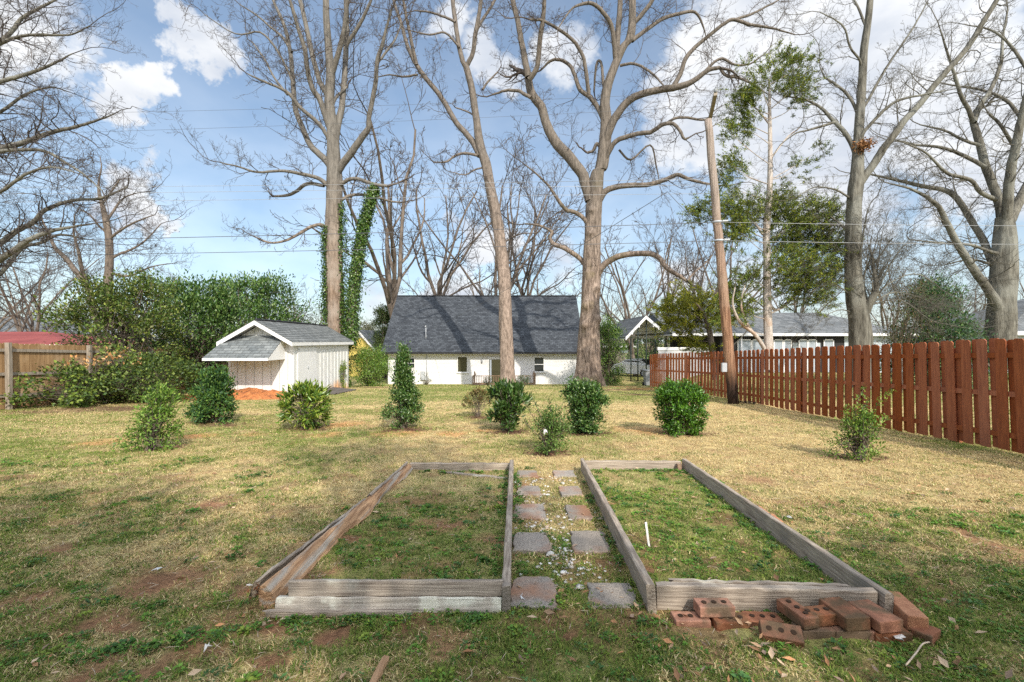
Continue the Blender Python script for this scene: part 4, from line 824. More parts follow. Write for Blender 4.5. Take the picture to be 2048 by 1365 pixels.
# ------------------------------------------------------------------ cars, bin
def car(label, loc, rz, paint, group):
    t = thing('parked_car', label, 'car', (0,0,0), group); Wd = .88
    prof = [(-2.25,.22),(-2.3,.62),(-2.2,.92),(-1.55,1.0),(-.95,1.38),(-.1,1.46),(.55,1.40),(1.15,1.02),(2.0,.86),(2.28,.62),(2.25,.22)]
    vs = []; n = len(prof)
    for y, s in ((-1, 1), (-.8, 1.0), (.8, 1.0), (1, 1)):
        for (x, z) in prof: 
            w = Wd*(y if abs(y) == 1 else y*1.0); 
            if z > 1.05: w *= .80
            vs.append((x*(.985 if abs(y) == 1 else 1), w, z-(.03 if abs(y) == 1 and z > .6 else 0)))
    fs = []
    for r in range(3): fs += [(r*n+i, (r+1)*n+i, (r+1)*n+(i+1) % n, r*n+(i+1) % n) for i in range(n)]
    fs += [tuple(range(n)), tuple(3*n+i for i in range(n-1, -1, -1))]
    MB().add(vs, fs).build('body', M[paint], t, bevel=.04)
    for sy in (-1, 1):
        MB().prism([(x, sy*.735, z) for x, z in ((-1.30,1.03),(-.90,1.27),(-.1,1.32),(.48,1.28),(.92,1.04))], (0, sy*.06, 0)).build('side_window', M['glass'], t)
        MB().box((-2.24, sy*.62, .80), (.14,.34,.16)).build('tail_light', M['tail'], t); MB().box((2.14, sy*.6, .68), (.16,.32,.14)).build('headlight', M['grey_metal'], t)
        for x in (-1.38, 1.40):
            w = MB().tube([(x, sy*.66, .32),(x, sy*.90, .32)], .33, n=18).build('wheel', M['tyre'], t); MB().tube([(x, sy*.895, .32),(x, sy*.915, .32)], .20, n=12).build('rim', M['grey_metal'], w)
    MB().prism([(-1.53,-.62,1.015),(-1.53,.62,1.015),(-.98,.58,1.385),(-.98,-.58,1.385)], (-.03,0,.03)).build('rear_window', M['glass'], t)
    MB().box((-2.29,0,.44),(.06,1.5,.16)).build('bumper', M['plastic_grey'], t)
    t.location = loc; t.rotation_euler = (0,0,rz)
p = ((1272-1024)/910*38, 38); car('white sedan with red tail lights parked beyond the carport posts', (p[0], p[1], gz1(*p)), R(128), 'car_white', 'cars beyond the carport')
p = ((1316-1024)/910*42, 42); car('silver car nosing out behind the fence end under the carport', (p[0]+.6, p[1], gz1(p[0]+.6, p[1])), R(100), 'car_silver', 'cars beyond the carport')
def bin_():
    Y = 30.5; x = (1297-1024)/910*Y; g = gz1(x, Y); t = thing('wheeled_bin', 'grey wheeled rubbish bin beside the carport post at the fence end', 'bin', (x, Y, g)); 
    MB().add([(x-.24,Y-.25,g+.05),(x+.24,Y-.25,g+.05),(x+.24,Y+.25,g+.05),(x-.24,Y+.25,g+.05),(x-.31,Y-.33,g+1.0),(x+.31,Y-.33,g+1.0),(x+.31,Y+.33,g+1.0),(x-.31,Y+.33,g+1.0)], [(3,2,1,0),(4,5,6,7),(0,1,5,4),(1,2,6,5),(2,3,7,6),(3,0,4,7)]).build('body', M['plastic_grey'], t, bevel=.02)
    MB().box((x,Y,g+1.04),(.68,.74,.07)).build('lid', M['plastic_grey'], t, bevel=.02); MB().tube([(x-.3,Y+.3,g+.12),(x+.3,Y+.3,g+.12)], .12, n=10).build('wheel', M['tyre'], t)
    x2 = (1309-1024)/910*Y; n = 14; vs = []
    for j, (zz, rr) in enumerate(((0,.34),(.4,.36),(.8,.33),(1.1,.28),(1.25,.15),(1.28,.0))):
        for i in range(n): a = 2*math.pi*i/n; q = rr*(1+.12*math.sin(a*5+j)); vs.append((x2+math.cos(a)*q, Y-.2+math.sin(a)*q, gz1(x2, Y)+zz))
    o = MB().add(vs, [(j*n+i, j*n+(i+1) % n, (j+1)*n+(i+1) % n, (j+1)*n+i) for j in range(5) for i in range(n)], True).build('covered_grill', M['tarp']); tag(o, 'brownish tarp-covered grill beside the grey bin at the fence end', 'covered grill')
bin_()
# ================================================================== plants
def tubes_np(polys, sides):
    """polys: list of (pts (n,3), radii (n,)); grouped by length and swept at once"""
    V = []; Q = []; off = 0; by = {}
    for p, r in polys: by.setdefault(len(p), []).append((p, r))
    for n, L in by.items():
        P = np.array([a for a, _ in L]); Rr = np.array([b for _, b in L]); k = len(L)
        Tn = np.empty_like(P); Tn[:, 1:-1] = P[:, 2:]-P[:, :-2]; Tn[:, 0] = P[:, 1]-P[:, 0]; Tn[:, -1] = P[:, -1]-P[:, -2]
        Tn /= np.linalg.norm(Tn, axis=2, keepdims=True)+1e-9
        ref = np.zeros((k, 1, 3)); m = np.abs(Tn.mean(1)[:, 1]) < .8; ref[m, 0] = (0, 1, 0); ref[~m, 0] = (1, 0, 0)
        A = np.cross(Tn, np.broadcast_to(ref, Tn.shape)); A /= np.linalg.norm(A, axis=2, keepdims=True)+1e-9; B = np.cross(Tn, A)
        an = 2*np.pi*np.arange(sides)/sides
        ring = P[:, :, None]+(A[:, :, None]*np.cos(an)[None, None, :, None]+B[:, :, None]*np.sin(an)[None, None, :, None])*Rr[:, :, None, None]
        V.append(ring.reshape(-1, 3))
        I = off+np.arange(k*n*sides).reshape(k, n, sides); J = np.roll(I, -1, axis=2)
        Q.append(np.stack([I[:, :-1], J[:, :-1], J[:, 1:], I[:, 1:]], -1).reshape(-1, 4)); off += k*n*sides
    return np.concatenate(V), np.concatenate(Q)
def catmull(P, sub=5):
    P = np.asarray(P, float); Q = np.vstack([2*P[0]-P[1], P, 2*P[-1]-P[-2]]); out = []
    for i in range(1, len(Q)-2):
        for s in range(sub):
            t = s/sub; a, b, c, d = Q[i-1], Q[i], Q[i+1], Q[i+2]
            out.append(.5*((2*b)+(c-a)*t+(2*a-5*b+4*c-d)*t*t+(3*b-a-3*c+d)*t**3))
    out.append(P[-1]); return np.array(out)
def unit(v): return v/(np.linalg.norm(v)+1e-9)
def turn(d, ang, r):
    a = unit(np.cross(d, r.normal(size=3))); return unit(d*math.cos(ang)+a*math.sin(ang))
def grow(out, p, d, L, rad, lev, r, up=.05, wob=.22, kids=5, thin=.004, npt=(3,4,5,6), kr=.5, ka=(28,62), reach=(.38,.72)):
    n = npt[min(lev, 3)]+1; seg = L/(n-1); P = [np.array(p, float)]; D = [np.array(d, float)]
    for i in range(n-1):
        d = unit(d+r.normal(size=3)*wob+np.array((0, 0, up))); P.append(P[-1]+d*seg); D.append(d)
    P = np.array(P); rr = np.maximum(thin, rad*(1-.62*np.linspace(0, 1, n))); out.append((P, rr))
    if lev <= 0: return
    k = max(2, int(kids+r.integers(-1, 2)))
    for t in np.linspace(.22, 1.0, k)+r.uniform(-.05, .03, k):
        t = min(max(t, .12), .99); x = t*(n-1); i = int(x); q = P[i]+(P[min(i+1, n-1)]-P[i])*(x-i)
        dd = turn(D[min(i+1, n-1)], R(r.uniform(*ka))*(1-.45*(t > .93)), r)
        grow(out, q, dd, L*r.uniform(*reach)*(1.05-.35*t), max(thin, np.interp(t, np.linspace(0, 1, n), rr)*kr*1.25), lev-1, r, up, wob, kids, thin, npt, kr, ka, reach)
def limb3d(pix, Y, dy=0.0, r0=None):
    """photo polyline (px,py[,radius px]) laid at the tree's own distance, leaning dy metres per metre towards or away"""
    pts = []; rad = []; s = 0; last = None
    for q in pix:
        if last is not None: s += math.hypot(q[0]-last[0], q[1]-last[1])/910*Y
        last = q; yy = Y+dy*s; pts.append(T(q[0], q[1], yy)); rad.append(q[2]/910*yy)
    return np.array([tuple(p) for p in pts]), np.array(rad)
def res_limb(pix, Y, dy, r, wig=.012):
    P, rd = limb3d(pix, Y, dy); C = catmull(P, 4); ra = np.interp(np.linspace(0, len(rd)-1, len(C)), np.arange(len(rd)), rd)
    C[1:-1] += r.normal(size=(len(C)-2, 3))*wig*Y*.02; return C, ra*.88
def twigs_on(out, C, ra, r, per_m, Lr, lev, start=.1, up=.06, wob=.22, kids=4, thin=.005, radk=.42, ka=(30,75)):
    seg = np.linalg.norm(np.diff(C, axis=0), axis=1); S = np.concatenate([[0], np.cumsum(seg)]); tot = S[-1]
    for s in np.arange(start*tot+r.uniform(0, .5), tot, 1/per_m):
        s = min(tot, max(0, s+r.uniform(-.3, .3)/per_m)); i = min(np.searchsorted(S, s, side='right')-1, len(seg)-1); f = (s-S[i])/max(seg[i], 1e-6)
        q = C[i]+(C[i+1]-C[i])*f; d = unit(C[i+1]-C[i]); rd = np.interp(s, S, ra)
        grow(out, q, turn(d, R(r.uniform(*ka)), r), r.uniform(*Lr)*(1.1-.45*s/tot), max(thin*1.5, min(rd*radk, .026)), lev, r, up, wob, kids, thin)
    d = unit(C[-1]-C[-2]); grow(out, C[-1], d, Lr[1]*.9, max(ra[-1]*.95, thin*1.6), lev, r, up, wob, kids, thin)
def flare_trunk(C, ra, r, sides=26, flute=.10, base=1.6, knots=()):
    n = len(C); an = 2*np.pi*np.arange(sides)/sides; z0 = C[0][2]; V = []
    for i in range(n):
        h = C[i][2]-z0; f = flute*math.exp(-h/base)*(np.cos(an*5+1.1)+.6*np.cos(an*8+2.5))+.035*(np.cos(an*3+h*.9)+np.cos(an*6-h*1.7+1))
        rr = ra[i]*(1+f); V.append(np.stack([C[i][0]+np.cos(an)*rr, C[i][1]+np.sin(an)*rr, np.full(sides, C[i][2])], -1))
    V = np.concatenate(V)
    for kx, ks in knots:       # burls and old branch scars bulge out of the bark
        d = np.linalg.norm(V-np.array(kx), axis=1); w = np.exp(-(d/ks)**2); V += (V-np.stack([np.interp(V[:, 2], C[:, 2], C[:, 0]), np.interp(V[:, 2], C[:, 2], C[:, 1]), V[:, 2]], -1))*(w*.42)[:, None]
    I = np.arange(n*sides).reshape(n, sides); J = np.roll(I, -1, 1)
    return V, np.stack([I[:-1], J[:-1], J[1:], I[1:]], -1).reshape(-1, 4)
def traced_tree(name, label, Y, trunk, limbs, bark, twig, seed, per_m=1.2, Lr=(1.0, 2.4), lev=3, thin=.006, flute=.1, kids=4, knots=None, group=None, up=.06, twiglimb=None):
    r = np.random.default_rng(seed); base = T(trunk[0][0], trunk[0][1], Y); t = thing(name, label, 'tree', (base.x, base.y, gz1(base.x, base.y)), group)
    P, rd = limb3d(trunk, Y); C = catmull(P, 10); ra = np.interp(np.linspace(0, len(rd)-1, len(C)), np.arange(len(rd)), rd); ra = ra*(1+.03*(fbm(np.arange(len(C))*.35, np.zeros(len(C)), seed, 3)-.5)*2)
    V, Q = flare_trunk(C, ra, r, 40, flute, knots=[(np.array(T(kx, ky, Y))-np.array((0, kr*Y/910, 0)), ks) for kx, ky, kr, ks in (knots or [])]); tw = []; big = []
    for spec in limbs:
        pix, dy = spec[0], spec[1]; o = spec[2] if len(spec) > 2 else {}
        c, a = res_limb(pix, Y, dy, r); big.append((c, a))
        twigs_on(tw, c, a, r, per_m*o.get('n', 1), tuple(x*o.get('L', 1) for x in Lr), lev, o.get('start', .12), o.get('up', up), .24, kids, thin)
    V2, Q2 = tubes_np(big, 10); V3, Q3 = (V2, Q2+len(V))
    npart('trunk', np.concatenate([V, V3]), M[bark], t, np.concatenate([Q, Q3]), smooth=True)
    V, Q = tubes_np(tw, 3); npart('crown', V, M[twig], t, Q)
    return t, C, ra
def leaves_np(P, D, Nn, L, Wd, col, fold=.18, droop=0.):
    """one folded leaf of six corners at each point"""
    k = len(P); D = D/(np.linalg.norm(D, axis=1, keepdims=True)+1e-9); S = np.cross(D, Nn); S /= np.linalg.norm(S, axis=1, keepdims=True)+1e-9; U = np.cross(S, D)
    L = np.broadcast_to(L, k)[:, None]; Wd = np.broadcast_to(Wd, k)[:, None]
    a = P; m = P+D*L*.45-U*L*fold*.25; b = P+D*L-U*L*droop; l = P+D*L*.42+S*Wd*.5+U*Wd*fold; q = P+D*L*.42-S*Wd*.5+U*Wd*fold
    V = np.stack([a, l, b, q, m], 1).reshape(-1, 3); o = np.arange(k)[:, None]*5
    tr = np.concatenate([o+np.array([[0,4,1]]), o+np.array([[1,4,2]]), o+np.array([[0,3,4]]), o+np.array([[4,3,2]])])
    return V, tr, np.repeat(col, 5, axis=0)
def palette(k, r, cs, w=None, jit=.18):
    cs = np.array(cs); c = cs[r.choice(len(cs), k, p=w)]; return np.clip(c*(1+r.normal(size=(k, 1))*jit), .004, 1)

# ------------------------------------------------------------------ big bare trees of the yard
C_, CR = [], []
oak_limbs = [
 ([(1181,402,13),(1166,352,12.5),(1150,330,12.5),(1133,308,12.5),(1115,290,12),(1100,265,11),(1090,240,10),(1083,215,10),(1068,195,10),(1060,178,9),(1056,152,8)], .12, {'n':.6}),
 ([(1057,155,7.5),(1050,120,7),(1042,80,6.5),(1035,40,6),(1025,0,5.5),(1012,-70,4),(1005,-140,2)], .05),
 ([(1058,160,6),(1066,150,6),(1075,130,5.5),(1080,80,5.5),(1087,30,5),(1090,-30,4),(1098,-110,2)], -.3),
 ([(1062,196,4),(1050,190,4),(1035,182,3.5),(1010,182,3),(985,190,2)], .3),
 ([(1206,300,9),(1216,270,9),(1228,240,9),(1245,215,8.5),(1260,200,8.5),(1280,190,8),(1310,182,7.5),(1340,177,7.5),(1365,172,7),(1390,160,6),(1410,145,5),(1425,138,4.5),(1440,136,4)], -.25, {'n':.8}),
 ([(1440,136,3.5),(1452,152,3.2),(1475,156,3),(1500,166,2.4),(1530,185,1.2)], .1),
 ([(1405,150,3.5),(1425,128,3),(1445,118,3),(1470,130,2.5),(1500,128,2),(1530,108,1.2)], -.2),
 ([(1345,176,5.5),(1360,150,5),(1370,120,4.8),(1390,95,4.4),(1420,70,4),(1450,47,4),(1468,40,3.8),(1500,50,3.2),(1540,56,2.5),(1590,70,1.2)], -.1),
 ([(1466,41,3),(1500,30,2.6),(1530,15,2.2),(1562,-5,1.5),(1600,-60,1)], .2),
 ([(1205,330,6),(1220,300,5.5),(1232,283,5.5),(1250,275,5.5),(1275,268,5),(1300,265,5),(1325,250,4.5),(1345,248,4),(1360,262,3.5),(1368,278,3),(1378,276,2)], -.35),
 ([(1330,250,3.2),(1350,237,3),(1375,236,2.8),(1410,240,2.4),(1425,225,1.5)], .2),
 ([(1198,402,8),(1212,382,7),(1240,373,6.5),(1270,371,6),(1300,369,5.5),(1330,360,5),(1355,350,4.5),(1375,358,4),(1405,366,3),(1440,372,1.5)], -.15),
 ([(1192,556,9),(1203,536,7.5),(1215,525,7),(1235,514,7),(1265,508,6.5),(1300,508,6.5),(1318,516,6),(1332,535,5.5),(1348,546,5),(1362,554,4.5),(1374,563,3.5)], -.4, {'n':.35, 'L':.5}),
 ([(1374,563,2),(1388,546,2),(1410,527,1.6),(1425,510,1)], .1, {'L':.6}),
 ([(1178,545,7),(1166,524,5.5),(1150,510,5.5),(1125,495,5.5),(1106,488,5),(1100,475,4.5),(1104,464,4),(1080,452,3),(1050,448,1.6)], .2, {'n':.7, 'L':.8}),
 ([(1180,455,6),(1168,438,5),(1150,425,4.8),(1132,420,4.5),(1116,400,4),(1100,376,3),(1075,350,2.2),(1050,330,1.4)], -.25),
 ([(1209,245,6),(1196,217,5.5),(1180,195,5),(1160,180,4.8),(1150,152,4.5),(1140,132,4),(1120,120,3.6),(1100,123,3),(1080,142,2)], .3),
 ([(1178,195,4.5),(1172,145,4.5),(1165,112,4),(1145,80,3.8),(1110,55,3.4),(1085,42,3),(1060,40,2)], -.2),
 ([(1210,200,4),(1205,150,3.2),(1202,126,3),(1195,124,2.6),(1190,150,2.4),(1188,185,2)], .3, {'n':.3, 'L':.4}),
 ([(1232,128,6),(1228,85,5.5),(1222,50,5),(1205,25,4.5),(1185,8,4),(1160,10,3),(1140,22,2),(1115,60,1.2)], -.3),
 ([(1232,118,7),(1236,60,6.5),(1240,15,6),(1240,-30,5),(1236,-110,3)], .15),
 ([(1262,52,6),(1285,28,5),(1305,0,4.5),(1325,-40,3.5),(1350,-110,2)], -.2),
 ([(1264,82,5),(1298,56,4.5),(1330,36,4),(1360,28,3.6),(1390,25,3),(1405,50,2),(1412,75,1)], .3),
 ([(1240,132,3.2),(1268,128,3),(1298,143,2.6),(1320,163,2),(1330,178,1.5)], -.4),
 ([(1204,300,5),(1194,288,4),(1186,302,3.5),(1174,306,3)], .3, {'n':.3, 'L':.4}),
 ([(1238,300,2.5),(1262,320,2.4),(1300,290,2),(1312,330,1.8),(1318,360,1)], .2, {'n':.6, 'L':.6}),
]
oak_trunk = [(1174,786,36),(1174,771,33),(1175,755,28),(1176,730,24),(1177,690,21.5),(1180,640,19.5),(1181,600,18.5),(1182,560,18),(1184,500,17),(1186,460,16),(1188,420,15.5),(1191,380,15),(1195,345,13),(1202,337,12.5),(1208,300,12),(1211,270,11.5),(1212,236,10.5),(1210,205,9.5),(1216,170,9),(1230,130,8.5),(1246,95,8.5),(1258,80,8.5),(1264,50,7.5),(1265,0,6.5),(1268,-80,4.5)]
traced_tree('oak_tree', 'biggest bare oak with thick flared trunk standing before the right end of the white house', 28, oak_trunk, oak_limbs, 'bark_oak', 'twig', 3, per_m=1.8, Lr=(.9, 2.6), lev=3, thin=.005, flute=.13, knots=[(1169,612,14,.28),(1168,650,14,.22),(1190,578,12,.24),(1192,640,10,.25),(1180,470,12,.2),(1182,425,12,.18)])
MBo = MB()
mid_trunk = [(1015,782,19),(1015,768,16.5),(1015,742,14),(1013,690,13.5),(1011,640,13),(1008,560,12.3),(1000,480,11.5),(990,420,10.8),(981,380,10.3),(972,330,9.8),(962,300,9.6),(957,270,8),(954,245,7.3),(950,220,7),(944,180,6.7),(936,148,6.7),(931,130,6.5)]
mid_limbs = [
 ([(960,312,7.5),(946,285,7),(930,265,6.5),(912,245,6),(895,215,5.8),(875,185,5.6),(850,155,5.4),(832,128,5),(815,92,4.2),(803,50,3.6),(788,5,3),(770,-60,1.6)], .2, {'n':.6}),
 ([(833,130,4.2),(824,90,4),(818,60,3.5),(808,10,3),(800,-60,1.8)], -.2),
 ([(931,134,5.5),(924,118,5.5),(916,82,5),(910,40,5),(905,0,4.5),(900,-70,3)], .15),
 ([(932,134,5.5),(939,122,5.3),(946,105,5),(951,68,5),(958,30,4.5),(964,-15,4),(972,-90,2.4)], -.2),
 ([(952,66,3.5),(960,48,3.4),(975,25,3.2),(990,0,3),(1008,-50,2)], .3),
 ([(958,312,3.5),(944,309,3.2),(928,307,3),(910,312,2.6),(893,324,2.2),(868,325,1.4)], -.3, {'L':.6}),
 ([(958,245,2),(945,230,2),(930,222,1.8),(912,216,1.4)], .4, {'n':.4, 'L':.3}),
 ([(911,45,3),(890,35,2.6),(860,25,2.2),(830,22,1.4)], .1), ([(919,95,2.6),(890,66,2.2),(860,70,2),(822,62,1.2)], -.3), ([(965,180,3),(975,165,2.4),(995,145,1.6)], .2),
 ([(835,150,2.5),(805,154,2.2),(780,150,1.6),(755,155,1)], .3), ([(970,335,2.2),(950,340,2),(930,350,1.4),(905,345,1)], -.2, {'L':.5}),
]
traced_tree('bare_tree', 'tall bare tree with a slender left-leaning trunk before the sliding door', 29, mid_trunk, mid_limbs, 'bark_mid', 'twig', 5, per_m=1.7, Lr=(.8, 2.4), lev=3, thin=.005, flute=.05)
ivy_trunk = [(673,790,24),(672,740,19),(671,680,17.5),(670,620,17),(669,560,16.5),(668,490,16),(668,430,15.8),(669,371,15.5),(668,337,13.5),(667,300,12),(666,270,11.2),(662,235,10),(659,202,9.2),(661,152,8.5),(658,110,7.2),(656,84,6.6),(653,40,6.2),(652,0,6),(650,-80,4)]
ivy_limbs = [
 ([(672,350,9),(684,330,8.5),(700,310,8),(715,288,7.5),(728,270,7),(737,256,6),(738,235,5.5),(745,200,5.2),(752,160,5),(755,120,4.5),(765,90,4),(775,50,3),(783,20,2)], -.25),
 ([(756,125,3),(772,105,2.6),(790,80,2.2),(802,50,1.5)], .2),
 ([(671,285,7.5),(676,250,7.5),(683,220,7),(686,190,6.5),(690,140,6),(692,100,6),(694,60,5),(692,20,4.8),(690,-40,3.5)], .2),
 ([(692,92,4.5),(702,76,4.2),(718,52,4),(733,22,3.4),(748,-15,2.6),(765,-70,1.4)], -.2),
 ([(664,150,6),(670,130,6),(680,95,5.5),(690,50,5),(695,0,4.5),(702,-60,3)], -.3),
 ([(659,210,6),(654,190,6),(640,165,5.8),(630,130,5.6),(620,90,5.4),(610,40,5),(600,0,4.8),(588,-60,3)], .2),
 ([(662,265,6.5),(653,240,6.5),(640,200,6),(625,178,5.8),(615,140,5.4),(610,100,5),(600,68,4.6),(590,35,4),(580,0,3.4),(568,-60,2)], -.25),
 ([(664,340,8),(655,325,7.5),(640,310,7),(620,290,6.5),(605,255,6),(592,222,5.8),(588,190,5.4),(585,150,5),(580,100,4.5),(568,50,3.8),(550,10,3),(535,-30,2)], .25),
 ([(662,290,4.5),(650,265,4.4),(635,245,4.2),(600,215,4),(580,190,3.8),(560,177,3.2),(520,160,2.4),(495,148,1.4)], -.3),
 ([(584,105,3),(565,75,2.8),(545,58,2.4),(512,30,1.8),(480,10,1)], .2), ([(588,170,3),(570,130,2.6),(550,95,2.4),(520,65,2),(470,68,1.4),(410,30,.9)], -.15),
 ([(575,190,2.6),(548,155,2.3),(530,120,2),(505,85,1.4)], .4),
 ([(664,378,6),(652,368,5),(638,358,4.5),(620,352,4.2),(590,346,3.8),(560,342,3.2),(515,345,2.6),(480,335,2),(440,325,1.2)], -.2, {'L':1.1}),
 ([(648,372,4),(615,368,4),(595,382,3.8),(575,391,3.4),(550,393,2.4)], .3, {'n':.4, 'L':.5}),
 ([(672,375,6),(688,365,4.5),(702,358,4.2),(722,360,4),(752,370,3.8),(776,373,3.4)], -.3, {'n':.5, 'L':.7}),
 ([(670,410,5),(690,396,3.6),(710,390,3.4),(745,392,3),(780,403,2.4),(806,405,1.6)], .2, {'L':.8}),
 ([(664,470,6),(652,455,4.2),(638,450,4),(618,456,3.6),(595,470,3.2),(570,482,2.8),(540,486,2.2),(505,472,1.4)], -.25, {'L':.9}),
 ([(664,215,3.5),(672,196,3),(684,184,2.6),(694,174,2.2)], .3, {'n':.2, 'L':.3}),
]
it, itC, itR = traced_tree('sycamore_tree', 'tall bare many-stemmed tree with ivy up its trunk, standing behind the shed', 26, ivy_trunk, ivy_limbs, 'bark_sycamore', 'twig', 7, per_m=1.9, Lr=(.9, 2.6), lev=3, thin=.005, flute=.06)
right_trunk = [(1722,775,24),(1722,730,21),(1721,690,19.5),(1718,640,18),(1711,600,16.5),(1706,540,14.5),(1707,460,13.2),(1708,410,12.8),(1711,375,13.5),(1714,345,11.5),(1716,300,9.2),(1718,250,8),(1722,200,7.5),(1725,150,7),(1728,100,6.5),(1735,50,6),(1740,0,5.5),(1744,-80,4)]
right_limbs = [
 ([(1716,372,9),(1730,352,8.5),(1748,328,8.2),(1765,300,8),(1785,275,7.5),(1810,240,7),(1840,208,6.6),(1870,170,6.4),(1905,130,6),(1935,95,5.8),(1960,55,5.4),(1985,15,5),(2012,-30,4.2)], -.15),
 ([(1712,315,5.5),(1704,290,5),(1690,266,4.8),(1675,250,4.4),(1665,240,4),(1640,215,3),(1610,200,2.2),(1570,193,1.2)], .2),
 ([(1668,245,3.2),(1640,254,2.8),(1612,262,2.2),(1590,268,1.6),(1560,290,1)], -.2),
 ([(1716,235,3.4),(1708,210,3.2),(1690,185,3),(1665,165,2.6),(1650,155,2),(1640,135,1.2)], .3),
 ([(1726,140,2.6),(1718,118,2.4),(1700,95,2.2),(1690,60,2),(1670,40,1.4),(1640,25,1)], -.2), ([(1733,60,2.8),(1726,40,2.6),(1718,20,2.4),(1706,-5,2)], .2),
 ([(1717,248,3.4),(1724,222,3.3),(1745,185,3),(1770,140,2.6),(1800,95,2.2),(1830,50,1.8),(1852,8,1.2)], .15),
 ([(1716,295,4),(1724,270,3.8),(1745,245,3.6),(1775,215,3.2),(1800,200,2.8),(1850,189,2),(1890,182,1.2)], -.3),
 ([(1722,640,9),(1732,622,9),(1742,600,8),(1752,585,6.5)], -.3, {'n':6, 'L':1.3, 'up':.22, 'start':.3}),
 ([(1710,560,2.5),(1718,520,2.2),(1726,470,1.6),(1735,420,1.2)], -.3, {'n':2}), ([(1712,590,2.5),(1730,545,2),(1748,500,1.4)], .3, {'n':2}),
 ([(1706,470,2.5),(1670,440,2),(1640,425,1.5),(1600,420,1)], .3, {'n':1.4}), ([(1706,400,2.5),(1670,380,2),(1630,375,1.5),(1600,390,1)], -.2, {'n':1.4}),
 ([(1745,596,2),(1790,560,1.4),(1840,550,1.1),(1900,590,.8),(1960,610,.5)], -.1, {'n':2.4, 'up':-.03}), ([(1740,610,1.8),(1800,600,1.2),(1860,640,1),(1920,655,.6)], -.3, {'n':2.4, 'up':-.02}),
 ([(1745,600,2),(1775,540,1.4),(1800,500,1),(1820,480,.6)], -.2, {'n':3}), ([(1740,600,2),(1755,540,1.4),(1760,490,1),(1768,450,.6)], .2, {'n':3}), ([(1735,605,2),(1728,560,1.2),(1738,500,.8)], -.3, {'n':3}), ([(1745,605,2),(1790,585,1.2),(1850,600,.8),(1890,625,.5)], .1, {'n':3}),
 ([(1712,600,1.8),(1680,575,1.2),(1650,570,.8),(1620,585,.5)], -.1, {'n':3}), ([(1712,630,1.8),(1685,620,1.2),(1655,630,.8),(1630,655,.5)], -.2, {'n':3}),
]
traced_tree('poplar_tree', 'bare tree with a squirrel nest and burl behind the red fence, long limb leaning right', 17, right_trunk, right_limbs, 'bark_grey', 'twig_grey', 9, per_m=2.7, Lr=(.6, 1.8), lev=3, thin=.003, flute=.05)
far_right_trunk = [(2000,740,26),(2000,700,24),(2001,660,22.5),(2003,600,21.5),(2007,545,20),(2010,490,18),(2010,455,15.5),(2009,435,13.5)]
far_right_limbs = [
 ([(2009,470,11),(2004,440,9.5),(1998,405,9),(1985,370,8.5),(1970,330,8),(1960,290,7.5),(1950,258,7),(1945,240,6)], .2, {'n':.8}),
 ([(1946,245,4.5),(1936,218,4.4),(1922,192,4),(1912,160,3.4),(1896,110,2.4),(1880,60,1.4)], -.2), ([(1948,245,5),(1960,212,4.6),(1975,190,4.4),(1988,165,4),(2002,125,3.4),(2005,80,2.6),(2015,20,1.6)], .2),
 ([(2010,470,10),(2015,410,9.5),(2020,350,9),(2030,300,8.4),(2040,250,7.6),(2052,200,7),(2070,120,5),(2085,30,3)], -.2), ([(2012,460,10),(2032,415,9.5),(2058,365,9),(2085,310,7.5),(2120,240,5)], .3),
 ([(2003,650,14),(1992,608,10.5),(1976,580,8.6),(1948,540,8),(1917,492,7),(1890,440,6),(1878,415,5),(1855,396,4),(1820,378,2.6),(1780,368,1.5)], -.2, {'n':.9}),
 ([(2008,590,13),(1998,550,9.5),(1984,525,7.6),(1965,478,7),(1948,452,6.4),(1920,405,6),(1893,382,5.4),(1850,374,4.4),(1800,362,3.4),(1745,350,2)], .25, {'n':.9}),
 ([(1992,400,5),(1962,386,4.4),(1940,360,4),(1900,350,3.6),(1880,335,3),(1850,305,2.2),(1805,285,1.2)], -.25), ([(1970,335,4.4),(1930,313,4),(1880,295,3.2),(1830,290,2.4),(1785,278,1.2)], .2),
 ([(1960,292,3.6),(1925,280,3),(1890,262,2.4),(1840,250,1.4)], .3), ([(2004,510,4),(1975,502,3.4),(1940,490,3),(1880,486,2.2),(1820,480,1.2)], -.3), ([(2004,540,3.4),(1970,525,2.8),(1935,520,2.2),(1890,530,1.2)], .3),
 ([(2032,300,4),(2000,250,3.2),(1985,235,2.6),(1975,225,1.8)], -.2), ([(2045,240,4),(2010,200,3.4),(1960,180,2.6),(1900,170,1.6),(1850,160,1)], .3), ([(2060,150,3.5),(2020,90,2.8),(1980,60,2),(1930,50,1)], .1),
]
traced_tree('grey_oak_tree', 'thick pale grey bare tree near the right edge behind the red fence', 20, far_right_trunk, far_right_limbs, 'bark_grey', 'twig_grey', 13, per_m=2.7, Lr=(.7, 2.1), lev=3, thin=.0033, flute=.1)
left_trunk = [(-170,830,30),(-172,760,26),(-175,650,23),(-178,540,21),(-180,430,18),(-178,320,14),(-170,200,10),(-165,80,7),(-160,-60,4)]
